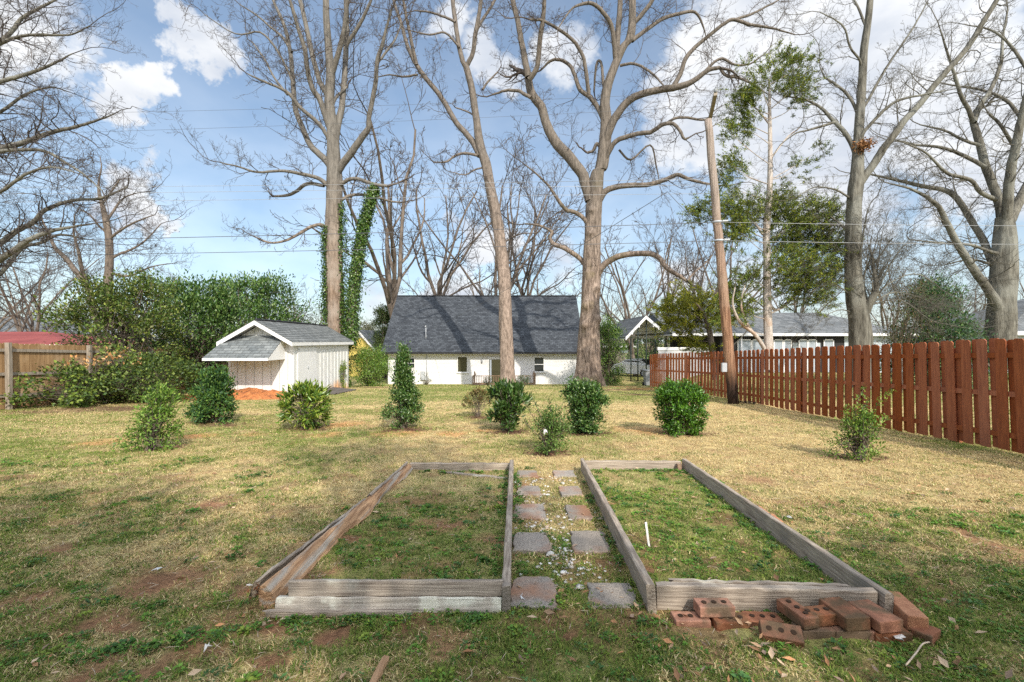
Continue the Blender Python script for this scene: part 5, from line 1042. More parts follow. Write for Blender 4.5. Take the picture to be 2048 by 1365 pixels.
left_limbs = [
 ([(-178,470,9),(-120,370,7.5),(-60,320,7),(0,298,6.2),(50,285,5.4),(101,266,4.6),(152,254,3.4),(189,243,2.4),(229,228,1.2)], -.15, {'up':.02}),
 ([(-178,330,7),(-110,230,5.5),(-50,185,5),(0,164,4.5),(40,153,4),(80,140,3.2),(115,124,2.4),(145,108,1.2)], .1), ([(-172,240,6),(-100,140,5),(-50,105,4.6),(0,88,4),(34,75,3.2),(70,70,2.8),(110,71,2.4),(145,69,1.8),(180,52,1)], -.2),
 ([(-170,220,6),(-90,130,5),(-40,104,5),(0,84,4.6),(27,60,4.2),(44,37,3.6),(84,14,2.8),(120,-4,2)], .2), ([(-178,420,6),(-100,340,5),(-40,308,4.6),(0,303,4.2),(50,300,3.8),(91,303,3.4),(130,325,2.8),(165,348,2.4),(205,382,1.2)], -.2, {'up':0}),
 ([(-176,640,9),(-100,580,7.5),(-40,545,7),(0,520,6.5),(30,500,6),(57,481,5.4),(101,463,4.6),(135,456,3.2),(185,448,1.6)], -.1, {'up':.03}),
 ([(-178,590,8),(-100,540,7),(-50,515,6.6),(0,487,6),(34,462,5.5),(67,445,5),(91,420,4.4),(148,401,3.6),(202,397,2.8),(256,374,1.4)], .15),
 ([(-176,680,6),(-90,610,5.4),(-40,570,5),(0,548,4.6),(44,497,4),(80,487,3.6),(120,470,2.8),(170,478,1.4)], .2), ([(-165,120,5),(-100,40,4.2),(-50,10,3.6),(0,-15,3),(60,-40,2)], -.2),
 ([(-178,520,5),(-110,430,4.4),(-50,400,4),(0,385,3.6),(50,350,3),(100,335,2.2),(150,345,1.2)], -.3, {'up':0}), ([(-178,400,5),(-110,300,4.4),(-60,250,4),(0,225,3.4),(50,190,2.6),(100,175,1.8),(140,185,1)], .25),
]
traced_tree('beech_tree', 'bare tree whose fine sweeping branches reach in from the left edge', 14, left_trunk, left_limbs, 'bark_grey', 'twig_dark', 15, per_m=4.6, Lr=(.6, 1.9), lev=3, thin=.0026, flute=.06, up=.01)
lm_trunk = [(216,660,10),(216,610,8.5),(216,575,8),(218,540,7),(219,504,6.6),(217,470,6),(212,440,5.4),(206,415,4.2),(199,388,3),(198,362,1.8),(203,335,1.1),(200,312,.5)]
lm_limbs = [
 ([(190,640,7),(183,600,6.4),(176,575,6),(152,543,5.5),(130,515,4.8),(112,498,4),(98,470,2.4),(85,440,1.2)], .2), ([(183,600,5),(172,565,4.6),(163,535,4),(158,505,3.2),(148,470,2.2),(150,430,1.2)], -.3),
 ([(219,520,3.2),(240,508,2.8),(262,500,2.4),(290,482,1.8),(322,448,1)], .3), ([(218,545,3),(250,553,2.6),(272,548,2.2),(300,535,1.6),(335,528,1)], -.2), ([(217,480,3),(240,462,2.6),(270,445,2),(310,430,1)], -.3), ([(213,445,3),(232,415,2.4),(250,395,1.8),(280,385,1)], .3),
 ([(217,470,2.6),(196,450,2.2),(180,430,1.6),(160,420,1)], .2), ([(205,410,2.4),(222,385,2),(240,360,1.2)], -.2),
]
traced_tree('bare_tree', 'forked bare tree rising from behind the left evergreen shrubs', 30, lm_trunk, lm_limbs, 'bark_far', 'twig_dark', 17, per_m=2.3, Lr=(1.2, 2.6), lev=3, thin=.0055)

# ivy on the sycamore: a coat on the trunk sides and a leaning ivy-clad stub
def ivy():
    r = np.random.default_rng(31); V = []; F = []; Cc = []; o = 0
    def coat(C, ra, k, a0, a1, z0, z1, thick):
        idx = np.clip((r.random(k)*len(C)).astype(int), 0, len(C)-1); ok = (C[idx, 2] > z0) & (C[idx, 2] < z1); idx = idx[ok]; k = len(idx)
        an = r.uniform(a0, a1, k); rr = ra[idx]*1.02+np.abs(r.normal(size=k))*thick*(.4+fbm(C[idx, 2]*1.3, an*2, 5)*1.4); out = np.stack([np.cos(an), np.sin(an), np.zeros(k)], -1)
        P = C[idx]+out*rr[:, None]; P[:, 2] += r.uniform(-.2, .2, k)
        D = np.stack([r.normal(size=k)*.6, r.normal(size=k)*.6, -np.ones(k)], -1)+out*.4
        return leaves_np(P, D, out+r.normal(size=(k, 3))*.35, r.uniform(.07, .14, k), r.uniform(.065, .125, k), palette(k, r, [(.04,.095,.012),(.07,.135,.017),(.03,.07,.014),(.11,.17,.028)]))
    C = np.repeat(itC, 3, 0); ra = np.repeat(itR, 3)
    C = np.stack([np.interp(np.linspace(0, 1, 400), np.linspace(0, 1, len(itC)), itC[:, k]) for k in range(3)], -1); ra = np.interp(np.linspace(0, 1, 400), np.linspace(0, 1, len(itR)), itR)
    for args in ((C, ra, 11000, math.pi*.86, math.pi*1.36, -1.5, 8.0, .13), (C, ra, 7000, -.75, .6, -1.5, 9.4, .14)):
        v, f, c = coat(*args); V.append(v); F.append(f+o); Cc.append(c); o += len(v)
    npart('ivy', np.concatenate(V), M['leaf_gloss'], it, None, np.concatenate(F), cols=np.concatenate(Cc))
    # the leaning ivy-covered stem
    P, rd = limb3d([(700,690,9),(703,640,9),(708,580,8),(714,530,7.5),(722,480,7),(731,440,6),(740,405,5),(751,374,3.5)], 25.4); t = thing('ivy_covered_stem', 'leaning dead stem wholly clad in ivy close beside the ivy tree', 'tree stem', tuple(P[0]))
    C = catmull(P, 12); ra = np.interp(np.linspace(0, 1, len(C)), np.linspace(0, 1, len(rd)), rd); v, q = tubes_np([(C, ra)], 10); npart('trunk', v, M['bark_far'], t, q, smooth=True)
    V = []; F = []; Cc = []; o = 0
    for k, th in ((7000, .08), (2200, .19)):
        v, f, c = coat(C, ra, k, 0, 2*math.pi, -3, 99, th); V.append(v); F.append(f+o); Cc.append(c); o += len(v)
    npart('ivy', np.concatenate(V), M['leaf_gloss'], t, None, np.concatenate(F), cols=np.concatenate(Cc))
ivy()
# squirrel nest
def nest():
    r = np.random.default_rng(4); c = np.array(T(1727, 291, 16.75)); k = 420; P = c+r.normal(size=(k, 3))*np.array((.13, .13, .095)); 
    V, F, Cc = leaves_np(P, r.normal(size=(k, 3)), r.normal(size=(k, 3)), r.uniform(.08, .16, k), r.uniform(.03, .07, k), palette(k, r, [(.26,.13,.055),(.36,.20,.10),(.16,.08,.04)]))
    o = npart('squirrel_nest', V, M['dryleaf'], None, None, F, cols=Cc); tag(o, 'ball of brown dead leaves lodged in the crotch of the bare tree behind the fence', 'nest')
nest()

# ------------------------------------------------------------------ bare trees further off
def auto_tree(seed, H=11, r0=.3, fork=.3, spread=.55, lev=5, kids=4, thin=.008, stems=5):
    r = np.random.default_rng(seed); big = []; tw = []; out = []
    n = 8; P = [np.zeros(3)+(0,0,-.2)]; d = np.array((0,0,1.))
    for i in range(n): d = unit(d+r.normal(size=3)*.05); P.append(P[-1]+d*(H*fork+.2)/n)
    r0 *= .62; big.append((np.array(P), r0*(1-.35*np.linspace(0, 1, n+1)))); top = P[-1]
    for k in range(stems):
        az = 2*math.pi*(k+r.uniform(-.3, .3))/stems; tl = spread*r.uniform(.5, 1.15) if k else .1
        d = unit(np.array((math.cos(az)*math.sin(tl), math.sin(az)*math.sin(tl), math.cos(tl)))); q = P[-1-(k % 4)]
        grow(out, q, d, H*(1-fork)*r.uniform(.7, .95), r0*.5*r.uniform(.7, 1.1), lev-1, r, .05, .13, kids, thin, (3,4,6,7), .55, (25,55), (.36,.62))
    for p, rr in out: (big if rr[0] > .04 else tw).append((p, rr))
    vb, qb = tubes_np(big, 8); vt, qt = tubes_np(tw, 3); return (vb, qb), (vt, qt)
FAR = []
def far_tree_proto(seed, **kw):
    (vb, qb), (vt, qt) = auto_tree(seed, **kw); return np_mesh('far_trunk', vb, qb, smooth=True), np_mesh('far_crown', vt, qt)
PRO = [far_tree_proto(101), far_tree_proto(102, fork=.22, spread=.75), far_tree_proto(103, fork=.36, spread=.42, stems=4), far_tree_proto(104, fork=.15, spread=.5, stems=6), far_tree_proto(105, fork=.3, spread=.9, stems=6)]
def far_tree(px, pyb, Y, top, proto, label, rz=0, wide=1.0, bark='bark_far', twig='twig_dark', name='bare_tree', group='bare trees standing farther off', tall=1):
    x = (px-1024)/910*Y; g = gz1(x, Y); H = 1.5+(682.5-top)/910*Y-g; s = H/11.0*tall; t = thing(name, label, 'tree', (x, Y, g), group); t.rotation_euler = (0, 0, rz); t.scale = (s*wide, s*wide, s)
    for nm, me, m in (('trunk', PRO[proto][0], bark), ('crown', PRO[proto][1], twig)):
        o = bpy.data.objects.new(nm, me); COL.objects.link(o); o.parent = t
        if not me.materials: me.materials.append(M[m])
        o.material_slots[0].link = 'OBJECT'; o.material_slots[0].material = M[m]
far = [
 (786,0,44,225,0,'tall dark bare tree rising behind the left end of the dark roof',.3,1.1),(868,0,48,300,2,'pale slender bare tree behind the roof between the ivy tree and the leaning trunk',1.1,1.),
 (1012,0,46,215,3,'bare tree with several stems directly behind the slender leaning trunk',2.0,.85),(1045,0,52,330,2,'lower bare tree behind the roof, between the leaning trunk and the oak',.7,.9),
 (880,0,62,520,4,'small rounded bare tree low over the roof, left of the leaning trunk',.2,1.2),(1090,0,60,520,4,'small rounded bare tree low over the roof, left of the oak',2.9,1.4),(980,0,70,530,1,'small bare tree peeping over the roof right beside the leaning trunk',1.9,1.2),
 (1272,0,44,430,1,'bare tree with dark spreading limbs right of the oak above the carport',.9,1.1),(1330,0,50,420,2,'bare tree behind the carport roof right of the spreading one',2.2,1.),(1395,0,42,395,3,'reddish bare tree just left of the utility pole above the low cedar',.1,.8),(1455,0,46,380,0,'bare tree behind the utility pole',1.4,.8),
 (1225,0,64,560,4,'low hazy bare tree just right of the oak trunk',.4,1.2),(1300,0,72,550,1,'low hazy bare tree over the carport roof',2.5,1.3),(730,0,66,640,4,'low brown bare tree over the yellow house',.6,1.),(610,0,56,560,1,'bare tree over the evergreens behind the shed',1.0,1.2),(560,0,60,575,4,'low bare tree over the dark evergreen left of the shed roof',2.1,1.2),
 (45,0,40,430,3,'bare tree at the far left above the grey-roofed house',.3,1.1),(100,0,55,540,1,'low bare tree above the red roof',1.3,1.3),(-40,0,46,470,0,'bare tree leaning in at the very left edge above the red roof',2.2,1.1),(400,0,60,575,4,'low bare tree over the evergreen shrubs left of the shed',.9,1.3),(310,0,52,545,1,'bare tree just over the evergreen shrubs at left',1.9,1.),
 (1600,0,52,470,4,'bare tree behind the long grey roof left of the nest tree',.5,1.),(1790,0,48,480,1,'bare tree behind the long grey roof right of the nest tree',1.5,1.1),(1900,0,50,510,3,'bare tree behind the round evergreen at right',2.4,1.2),(1960,0,60,540,4,'low hazy bare tree just left of the thick grey trunk',.2,1.1),(2060,0,45,500,0,'bare tree above the blue-grey roof at the right edge',.8,1.),
]
for (px, _, Y, top, pr, lab, rz, wd) in far: far_tree(px, 0, Y, top, pr, lab, rz, wd)
# far wood: one mass of twiggy brush on the skyline
def far_wood():
    r = np.random.default_rng(77); out = []
    for k in range(520):
        az = r.uniform(-1.15, 1.15); Y = r.uniform(72, 105); x = az*Y; h = r.uniform(3.5, 7.5)
        out.append((np.array([(x, Y, -2.5), (x+r.normal()*.3, Y, -2.5+h*.5), (x+r.normal()*.6, Y, -2.5+h)]), np.array([.10, .07, .02])))
        for j in range(22):
            z = -2.5+h*r.uniform(.25, .95); d = unit(np.array((r.normal(), r.normal()*.6, r.uniform(.1, 1.1)))); L = h*r.uniform(.12, .34)
            out.append((np.array([(x, Y, z), np.array((x, Y, z))+d*L*.5+r.normal(size=3)*.1, np.array((x, Y, z))+d*L]), np.array([.045, .03, .012])))
    V, Q = tubes_np(out, 3); o = npart('far_wood', V, M['bark_far'], None, Q); tag(o, 'brown leafless woodland along the skyline behind the houses', 'woodland', kind='stuff')
far_wood()

# ------------------------------------------------------------------ leafy shrubs and evergreens
def clump_points(k, r, cs, spread):
    c = cs[r.integers(0, len(cs), k)]; return c+r.normal(size=(k, 3))*spread
def leaf_shrub(name, label, cat, base, H, Wd, nleaf, Ls, cols, seed, clumps=60, shape=None, stems=10, spread=.09, aspect=.45, mat='leaf', group=None, lean=(0,0), zlow=.05, upright=.3, stemr=.012, power=.5, weights=None):
    """stems that fork upward from the base, leaves set in clumps about the ends of the twigs"""
    r = np.random.default_rng(seed); x, y, z = base; t = thing(name, label, cat, base, group); b = np.array(base)
    h = zlow+(1-zlow)*r.random(clumps)**.85; prof = shape or (lambda q: np.sqrt(np.clip(1-(2*q-1)**2*.85, .03, 1)))
    an = r.uniform(0, 2*np.pi, clumps); rad = Wd/2*prof(h)*r.random(clumps)**power
    cs = np.stack([x+np.cos(an)*rad+lean[0]*h*h, y+np.sin(an)*rad+lean[1]*h*h, z+h*H*(.93+.12*r.random(clumps)+.10*(r.random(clumps) < .10)*(h > .6))], -1)
    out = []
    for i, c in enumerate(cs):
        if i % max(1, clumps//max(stems, 1)*1) and i >= stems*2: continue
        s = b+np.array((r.normal()*.04*Wd, r.normal()*.04*Wd, -.03)); m = s*.5+c*.5+np.array((r.normal()*.03*Wd, r.normal()*.03*Wd, .06*H))
        C = catmull([s, m, c], 4); out.append((C, stemr*(1-.75*np.linspace(0, 1, len(C)))))
        for j in range(3): q = C[r.integers(3, len(C))]; e = cs[r.integers(0, clumps)]; e = q+(e-q)*min(1, .3*Wd/(np.linalg.norm(e-q)+1e-6)); out.append((np.array([q, (q+e)/2+r.normal(size=3)*.02*Wd, e]), np.array([.5, .35, .2])*stemr))
    V, Q = tubes_np(out, 5); npart('stem', V, M['bark_far'], t, Q, smooth=True)
    P = clump_points(nleaf, r, cs, spread*np.array((1, 1, .85))); ok = P[:, 2] > z+.02; P = P[ok]; k = len(P)
    ctr = np.array((x+lean[0]*.3, y+lean[1]*.3, z+H*.45)); O = P-ctr; O /= np.linalg.norm(O, axis=1, keepdims=True)+1e-6
    D = O*.7+r.normal(size=(k, 3))*.6+np.array((0, 0, upright)); Nn = O+np.array((0, 0, .9))+r.normal(size=(k, 3))*.5
    L = r.uniform(*Ls, k); V, F, C = leaves_np(P, D, Nn, L, L*aspect*r.uniform(.8, 1.2, k), palette(k, r, cols, weights))
    npart('foliage', V, M[mat], t, None, F, cols=C); return t
def gp3(px, py): x, y = G(px, py); return (x, y, gz1(x, y))
DK = [(.035,.09,.02),(.055,.125,.025),(.085,.17,.035),(.15,.23,.06)]; MD = [(.065,.145,.02),(.11,.21,.028),(.16,.27,.04),(.23,.32,.06)]; YL = [(.115,.20,.028),(.18,.26,.036),(.28,.34,.05),(.07,.14,.02)]
GP = 'young shrubs planted across the lawn'
leaf_shrub('planted_shrub', 'loose narrow green shrub leaning right, first planted shrub from the left on a mulch patch', 'shrub', gp3(300,900), 1.02, .70, 3000, (.045,.075), MD, 201, 60, stems=14, spread=.07, group=GP, lean=(.22,0), aspect=.4, shape=lambda q: np.clip(1.25-q*.75, .2, 1))
leaf_shrub('planted_shrub', 'two-tone bushy shrub before the clay mound, bluish below and bright green above', 'shrub', gp3(427,846), 1.14, .92, 8000, (.055,.085), [(.03,.085,.03),(.045,.11,.03),(.07,.15,.03),(.12,.21,.03)], 202, 110, stems=10, spread=.065, group=GP, shape=lambda q: np.where(q < .45, 1.0, .78))
leaf_shrub('planted_shrub', 'rounded shrub with long glossy yellow-green leaves in front of the shed doors', 'shrub', gp3(612,857), .90, .98, 2600, (.10,.165), YL, 203, 50, stems=14, spread=.06, aspect=.30, mat='leaf_gloss', group=GP, upright=.15)
leaf_shrub('planted_shrub', 'tall cone-shaped holly shrub with a yellowish tip, tallest in the planted row', 'shrub', gp3(806,857), 1.62, .84, 9500, (.045,.07), DK+[(.09,.15,.035)], 204, 95, stems=8, spread=.06, aspect=.5, mat='leaf_gloss', group=GP, shape=lambda q: np.clip(1.12-q*1.02, .10, 1)*np.where(q < .55, 1.02, .8))
leaf_shrub('planted_shrub', 'small sparse shrub with reddish twigs and brownish leaves before the deck', 'shrub', gp3(955,834), .66, .74, 760, (.06,.10), [(.13,.10,.03),(.20,.13,.05),(.09,.11,.03)], 205, 34, stems=16, spread=.045, aspect=.3, group=GP, zlow=.45, stemr=.006, power=.3)
leaf_shrub('planted_shrub', 'dense dark laurel with upright pointed leaves, just right of the small sparse shrub', 'shrub', gp3(1012,862), .94, .90, 2600, (.09,.15), [(.03,.075,.015),(.05,.11,.02),(.085,.15,.03)], 206, 52, stems=16, spread=.055, aspect=.30, mat='leaf_gloss', group=GP, upright=.55)
leaf_shrub('planted_shrub', 'thin straggly shrub with tall bare-stemmed shoots, nearest the far ends of the beds', 'shrub', gp3(1100,906), .66, .54, 2600, (.035,.06), [(.065,.13,.025),(.10,.18,.035),(.15,.23,.05)], 207, 40, stems=7, spread=.06, aspect=.4, group=GP)
def shoots():
    t = [o for o in bpy.data.objects if o.get('label', '').startswith('thin straggly')][0]; r = np.random.default_rng(8); off = np.array(t.location); out = []; Ps = []; Ds = []
    for pix in ([(1095,895),(1075,850),(1055,815),(1035,785)],[(1098,895),(1085,845),(1072,810),(1062,790)],[(1100,890),(1104,845),(1100,812),(1098,795)],[(1102,895),(1118,860),(1122,830),(1118,815)],[(1095,890),(1060,855),(1048,838)]):
        Yb = G(1100,906)[1]; C = catmull([tuple(T(a, b, Yb+.1*i*r.uniform(-1, 1))) for i, (a, b) in enumerate(pix)], 6); out.append((C, .007*(1-.7*np.linspace(0, 1, len(C)))))
        for k in range(46): i = r.integers(len(C)//4, len(C)); Ps.append(C[i]+r.normal(size=3)*.018); Ds.append(unit(C[min(i+1, len(C)-1)]-C[i-1])*.6+r.normal(size=3)*.8)
    V, Q = tubes_np(out, 4); npart('shoot', V, M['bark_far'], t, Q); k = len(Ps)
    V, F, C = leaves_np(np.array(Ps), np.array(Ds), r.normal(size=(k, 3))+np.array((0,0,1)), r.uniform(.035, .06, k), r.uniform(.015, .024, k), palette(k, r, [(.07,.12,.03),(.11,.16,.05),(.05,.09,.02)])); npart('shoot_foliage', V, M['leaf'], t, None, F, cols=C)
    c = np.array(T(1088, 858, G(1100,906)[1]-.28)); V, F, C = leaves_np(c[None]+np.array([[0,0,0],[.015,0,.0],[.0,.01,-.02]]), np.array([[.3,0,-1.],[.5,0,-.8],[.1,0,-1.]]), np.array([[0,-1,.2],[.2,-1,.1],[0,-1,0]]), .075, .03, np.full((3, 3), .7)); npart('plant_tag', V, M['dryleaf'], t, None, F, cols=C)
shoots()
leaf_shrub('planted_shrub', 'dense dark bluish-green holly shrub in front of the oak trunk', 'shrub', gp3(1172,867), .98, .82, 9500, (.045,.07), DK, 208, 150, stems=12, spread=.06, aspect=.5, mat='leaf_gloss', group=GP, shape=lambda q: np.clip(.62+q*.75, 0, 1)*np.where(q > .85, .8, 1))
leaf_shrub('planted_shrub', 'dense bright green barrel-shaped shrub in front of the fence corner', 'shrub', gp3(1360,870), .98, .90, 11500, (.042,.066), [(.055,.15,.012),(.08,.20,.015),(.12,.25,.022),(.045,.11,.018)], 209, 160, stems=12, spread=.055, aspect=.5, mat='leaf_gloss', group=GP, shape=lambda q: np.clip(.66+q*.8, 0, 1)*np.where(q > .88, .82, 1))
leaf_shrub('planted_shrub', 'open irregular shrub with arching shoots nearest the red fence', 'shrub', gp3(1718,920), .66, .80, 1700, (.035,.06), MD, 210, 44, stems=14, spread=.06, aspect=.42, group=GP, shape=lambda q: np.clip(1.1-q*.8, .2, 1))
def shoots2():
    t = [o for o in bpy.data.objects if o.get('label', '').startswith('open irregular')][0]; r = np.random.default_rng(18); out = []; Ps = []; Ds = []; Yb = G(1718,920)[1]
    for pix in ([(1716,905),(1735,850),(1755,810),(1782,783)],[(1716,905),(1708,850),(1715,805),(1728,775)],[(1712,905),(1695,850),(1692,815)],[(1720,905),(1750,860),(1775,835)],[(1716,900),(1720,840),(1735,800)]):
        C = catmull([tuple(T(a, b, Yb+.08*i*r.uniform(-1, 1))) for i, (a, b) in enumerate(pix)], 6); out.append((C, .006*(1-.7*np.linspace(0, 1, len(C)))))
        for k in range(120): i = r.integers(len(C)//5, len(C)); Ps.append(C[i]+r.normal(size=3)*.022); Ds.append(unit(C[min(i+1, len(C)-1)]-C[i-1])*.7+r.normal(size=3)*.7)
    V, Q = tubes_np(out, 4); npart('shoot', V, M['bark_far'], t, Q); k = len(Ps)
    V, F, C = leaves_np(np.array(Ps), np.array(Ds), r.normal(size=(k, 3))+np.array((0,0,1)), r.uniform(.03, .055, k), r.uniform(.014, .024, k), palette(k, r, YL)); npart('shoot_foliage', V, M['leaf'], t, None, F, cols=C)
shoots2()
def P3(px, Y): x = (px-1024)/910*Y; return (x, Y, gz1(x, Y))
leaf_shrub('evergreen_shrub', 'tall mixed shrub with yellow-green leaves hiding the middle of the left fence', 'shrub', P3(240,17.6), 4.6, 4.2, 18000, (.08,.155), [(.10,.165,.03),(.15,.225,.04),(.23,.275,.05),(.065,.12,.025),(.19,.20,.075)], 221, 170, stems=22, spread=.20, aspect=.5, stemr=.035)
leaf_shrub('evergreen_shrub', 'tall dark green evergreen behind the clay mound, left of the shed', 'shrub', P3(395,21.5), 5.15, 4.3, 18000, (.11,.21), DK+[(.12,.19,.04)], 222, 190, stems=18, spread=.23, aspect=.42, stemr=.045, mat='leaf_gloss')
leaf_shrub('evergreen_shrub', 'large evergreen whose top shows over the shed roof', 'shrub', P3(520,28), 6.4, 5.6, 16000, (.13,.25), DK+[(.12,.19,.04)], 223, 180, stems=16, spread=.31, aspect=.42, stemr=.06, mat='leaf_gloss')
leaf_shrub('evergreen_shrub', 'dim evergreen between shed roof and ivy tree', 'shrub', P3(618,31), 4.4, 3.6, 8000, (.09,.17), [(.04,.06,.02),(.06,.085,.03),(.08,.10,.04)], 224, 70, stems=8, spread=.3, aspect=.42, stemr=.05)
leaf_shrub('vine_tangle', 'low tangle of broad yellow-green leaves at the foot of the left fence', 'shrub', P3(150,15.2), 1.25, 3.6, 4200, (.07,.13), [(.06,.11,.02),(.11,.17,.03),(.19,.25,.04),(.05,.08,.02)], 225, 90, stems=20, spread=.14, aspect=.75, stemr=.012)
leaf_shrub('vine_tangle', 'low leafy tangle at the edge of the lawn below the yellow-green shrub', 'shrub', P3(300,16.2), 1.5, 2.9, 6500, (.06,.12), [(.05,.09,.02),(.09,.14,.025),(.15,.20,.035),(.04,.07,.02)], 226, 90, stems=20, spread=.16, aspect=.65, stemr=.012)
leaf_shrub('vine_tangle', 'spray of withered orange-brown leaves hanging in the shrub before the fence', 'shrub', P3(215,15.6), 1.75, 2.4, 150, (.09,.15), [(.50,.26,.10),(.58,.36,.18),(.40,.20,.08)], 227, 26, stems=12, spread=.10, aspect=.6, zlow=.72, mat='dryleaf')
leaf_shrub('evergreen_shrub', 'bright green bush at the back right corner of the shed', 'shrub', P3(738,27.5), 2.15, 2.6, 11000, (.06,.11), MD, 228, 100, stems=10, spread=.19, aspect=.45, stemr=.03, mat='leaf_gloss')
leaf_shrub('evergreen_shrub', 'tall leafy bush just right of the oak trunk', 'shrub', P3(1216,32), 4.4, 2.1, 11500, (.08,.14), MD+[(.03,.07,.015)], 229, 110, stems=10, spread=.23, aspect=.45, stemr=.04, mat='leaf_gloss')
leaf_shrub('evergreen_shrub', 'dark holly standing behind the carport poles', 'shrub', P3(1300,48), 4.6, 5.5, 8000, (.14,.24), DK, 230, 70, stems=8, spread=.35, aspect=.5, stemr=.05)
leaf_shrub('evergreen_shrub', 'dark conical evergreen between yellow house and the dark roof', 'shrub', P3(768,46), 7.2, 3.6, 9000, (.14,.24), [(.05,.08,.02),(.08,.11,.03),(.035,.06,.015)], 231, 80, stems=8, spread=.3, aspect=.4, stemr=.06, shape=lambda q: np.clip(1.1-q*.85, .15, 1))
leaf_shrub('evergreen_shrub', 'pale round evergreen treetop above the yellow house', 'shrub', P3(737,62), 6.2, 3.6, 5000, (.16,.26), [(.13,.14,.07),(.17,.17,.09)], 232, 60, stems=6, spread=.33, aspect=.4, stemr=.06, zlow=.4)
leaf_shrub('evergreen_shrub', 'broad dark green evergreen behind the red fence, between nest tree and thick grey trunk', 'shrub', P3(1862,19.5), 4.4, 4.6, 22000, (.08,.14), [(.03,.09,.035),(.045,.12,.04),(.065,.15,.04),(.11,.19,.05)], 233, 160, stems=12, spread=.22, aspect=.42, stemr=.05, shape=lambda q: np.clip(1.15-q*.95, .15, 1))
leaf_shrub('deciduous_shrub', 'thin reddish-tinged shrub mingled with the top of the broad evergreen', 'shrub', P3(1800,18.6), 4.5, 2.6, 2600, (.05,.09), [(.12,.13,.04),(.17,.17,.06),(.20,.12,.06)], 234, 70, stems=10, spread=.2, aspect=.4, stemr=.012, zlow=.4)
leaf_shrub('deck_plant', 'small grey-green plant before the deck, right of the leaning trunk', 'plant', P3(1044,30.5), .55, 1.5, 1500, (.06,.1), [(.05,.10,.04),(.08,.13,.05)], 235, 26, stems=10, spread=.09, aspect=.3)
leaf_shrub('deck_plant', 'tiny plant before the left half of the deck railing', 'plant', P3(976,33), .6, .7, 500, (.06,.1), [(.05,.10,.03),(.09,.14,.04)], 236, 14, stems=8, spread=.08, aspect=.3)
leaf_shrub('deck_plant', 'small leggy plant below the electric meter on the house wall', 'plant', P3(853,35.6), .85, 1.0, 420, (.06,.1), [(.12,.14,.06),(.16,.15,.08)], 237, 18, stems=14, spread=.08, aspect=.35)
leaf_shrub('vine_tangle', 'climbing vine strip on the back end of the shed side wall', 'plant', (-8.68, 23.4, gz1(-8.7,23.4)), 1.35, .34, 900, (.05,.08), YL, 238, 30, stems=5, spread=.06, aspect=.5)

# cedars with feathery sprays
def cedar(name, label, Y, trunk, clumps, limbs, seed, cols, dens=1.0, bark='bark_cedar'):
    r = np.random.default_rng(seed); b = T(trunk[0][0], trunk[0][1], Y); t = thing(name, label, 'tree', (b.x, b.y, gz1(b.x, b.y))); P, rd = limb3d(trunk, Y); C = catmull(P, 6); ra = np.interp(np.linspace(0, 1, len(C)), np.linspace(0, 1, len(rd)), rd)
    V, Q = flare_trunk(C, ra, r, 14, .05); big = []; tw = []
    for pix, dy in limbs: c, a = res_limb(pix, Y, dy, r); big.append((c, a)); twigs_on(tw, c, a, r, 1.6, (.5, 1.2), 1, .2, .05, .25, 4, .004)
    PP = []; DD = []; CC = []
    for (px, py, rp, n) in clumps:
        y = Y+r.uniform(-1, 1)*rp/910*Y*1.1; c = np.array(T(px, py, y)); s = rp/910*Y
        hd = math.hypot(c[0]-C[0][0], c[1]-C[0][1]); zi = np.clip(np.searchsorted(C[:, 2], c[2]-s*.3-.5*hd*r.uniform(.6, 1.3)), 0, len(C)-1); a = C[zi]; big.append((catmull([a, (a+c)/2+r.normal(size=3)*.12*s+np.array((0, 0, -.1*s)), c], 4), np.linspace(.022, .006, 9)))
        for k in range(int(n*dens)):
            q = c+r.normal(size=3)*s*np.array((.50, .50, .50)); o = unit(unit((q-a)*np.array((1, 1, .5)))+r.normal(size=3)*.55+np.array((0, 0, .25))); L = r.uniform(.22, .5)*min(1.3, .6+s*.5); 
            tw.append((np.array([q-o*L*.3, q+o*L*.4, q+o*L]), np.array([.006, .005, .003])))
            m = 40; f = r.uniform(-.1, 1, m); PP.append(q+o*L*f[:, None]+r.normal(size=(m, 3))*.032); DD.append(o*.7+r.normal(size=(m, 3))*.5+np.array((0, 0, -.06))); CC.append(palette(m, r, cols, jit=.12)*(1+r.normal()*.16))
    V2, Q2 = tubes_np(big, 7); npart('trunk', np.concatenate([V, V2]), M[bark], t, np.concatenate([Q, Q2+len(V)]), smooth=True); V, Q = tubes_np(tw, 3); npart('branches', V, M['twig_grey'], t, Q)
    PP = np.concatenate(PP); k = len(PP); L = r.uniform(.05, .115, k)*(Y/18)**.5; V, F, Cc = leaves_np(PP, np.concatenate(DD), r.normal(size=(k, 3))+np.array((0, -.3, .8)), L, L*.30, np.clip(np.concatenate(CC), .003, 1)); npart('crown', V, M['needle'], t, None, F, cols=Cc)
CED = [(.11,.165,.03),(.155,.20,.028),(.24,.25,.032),(.075,.12,.028)]
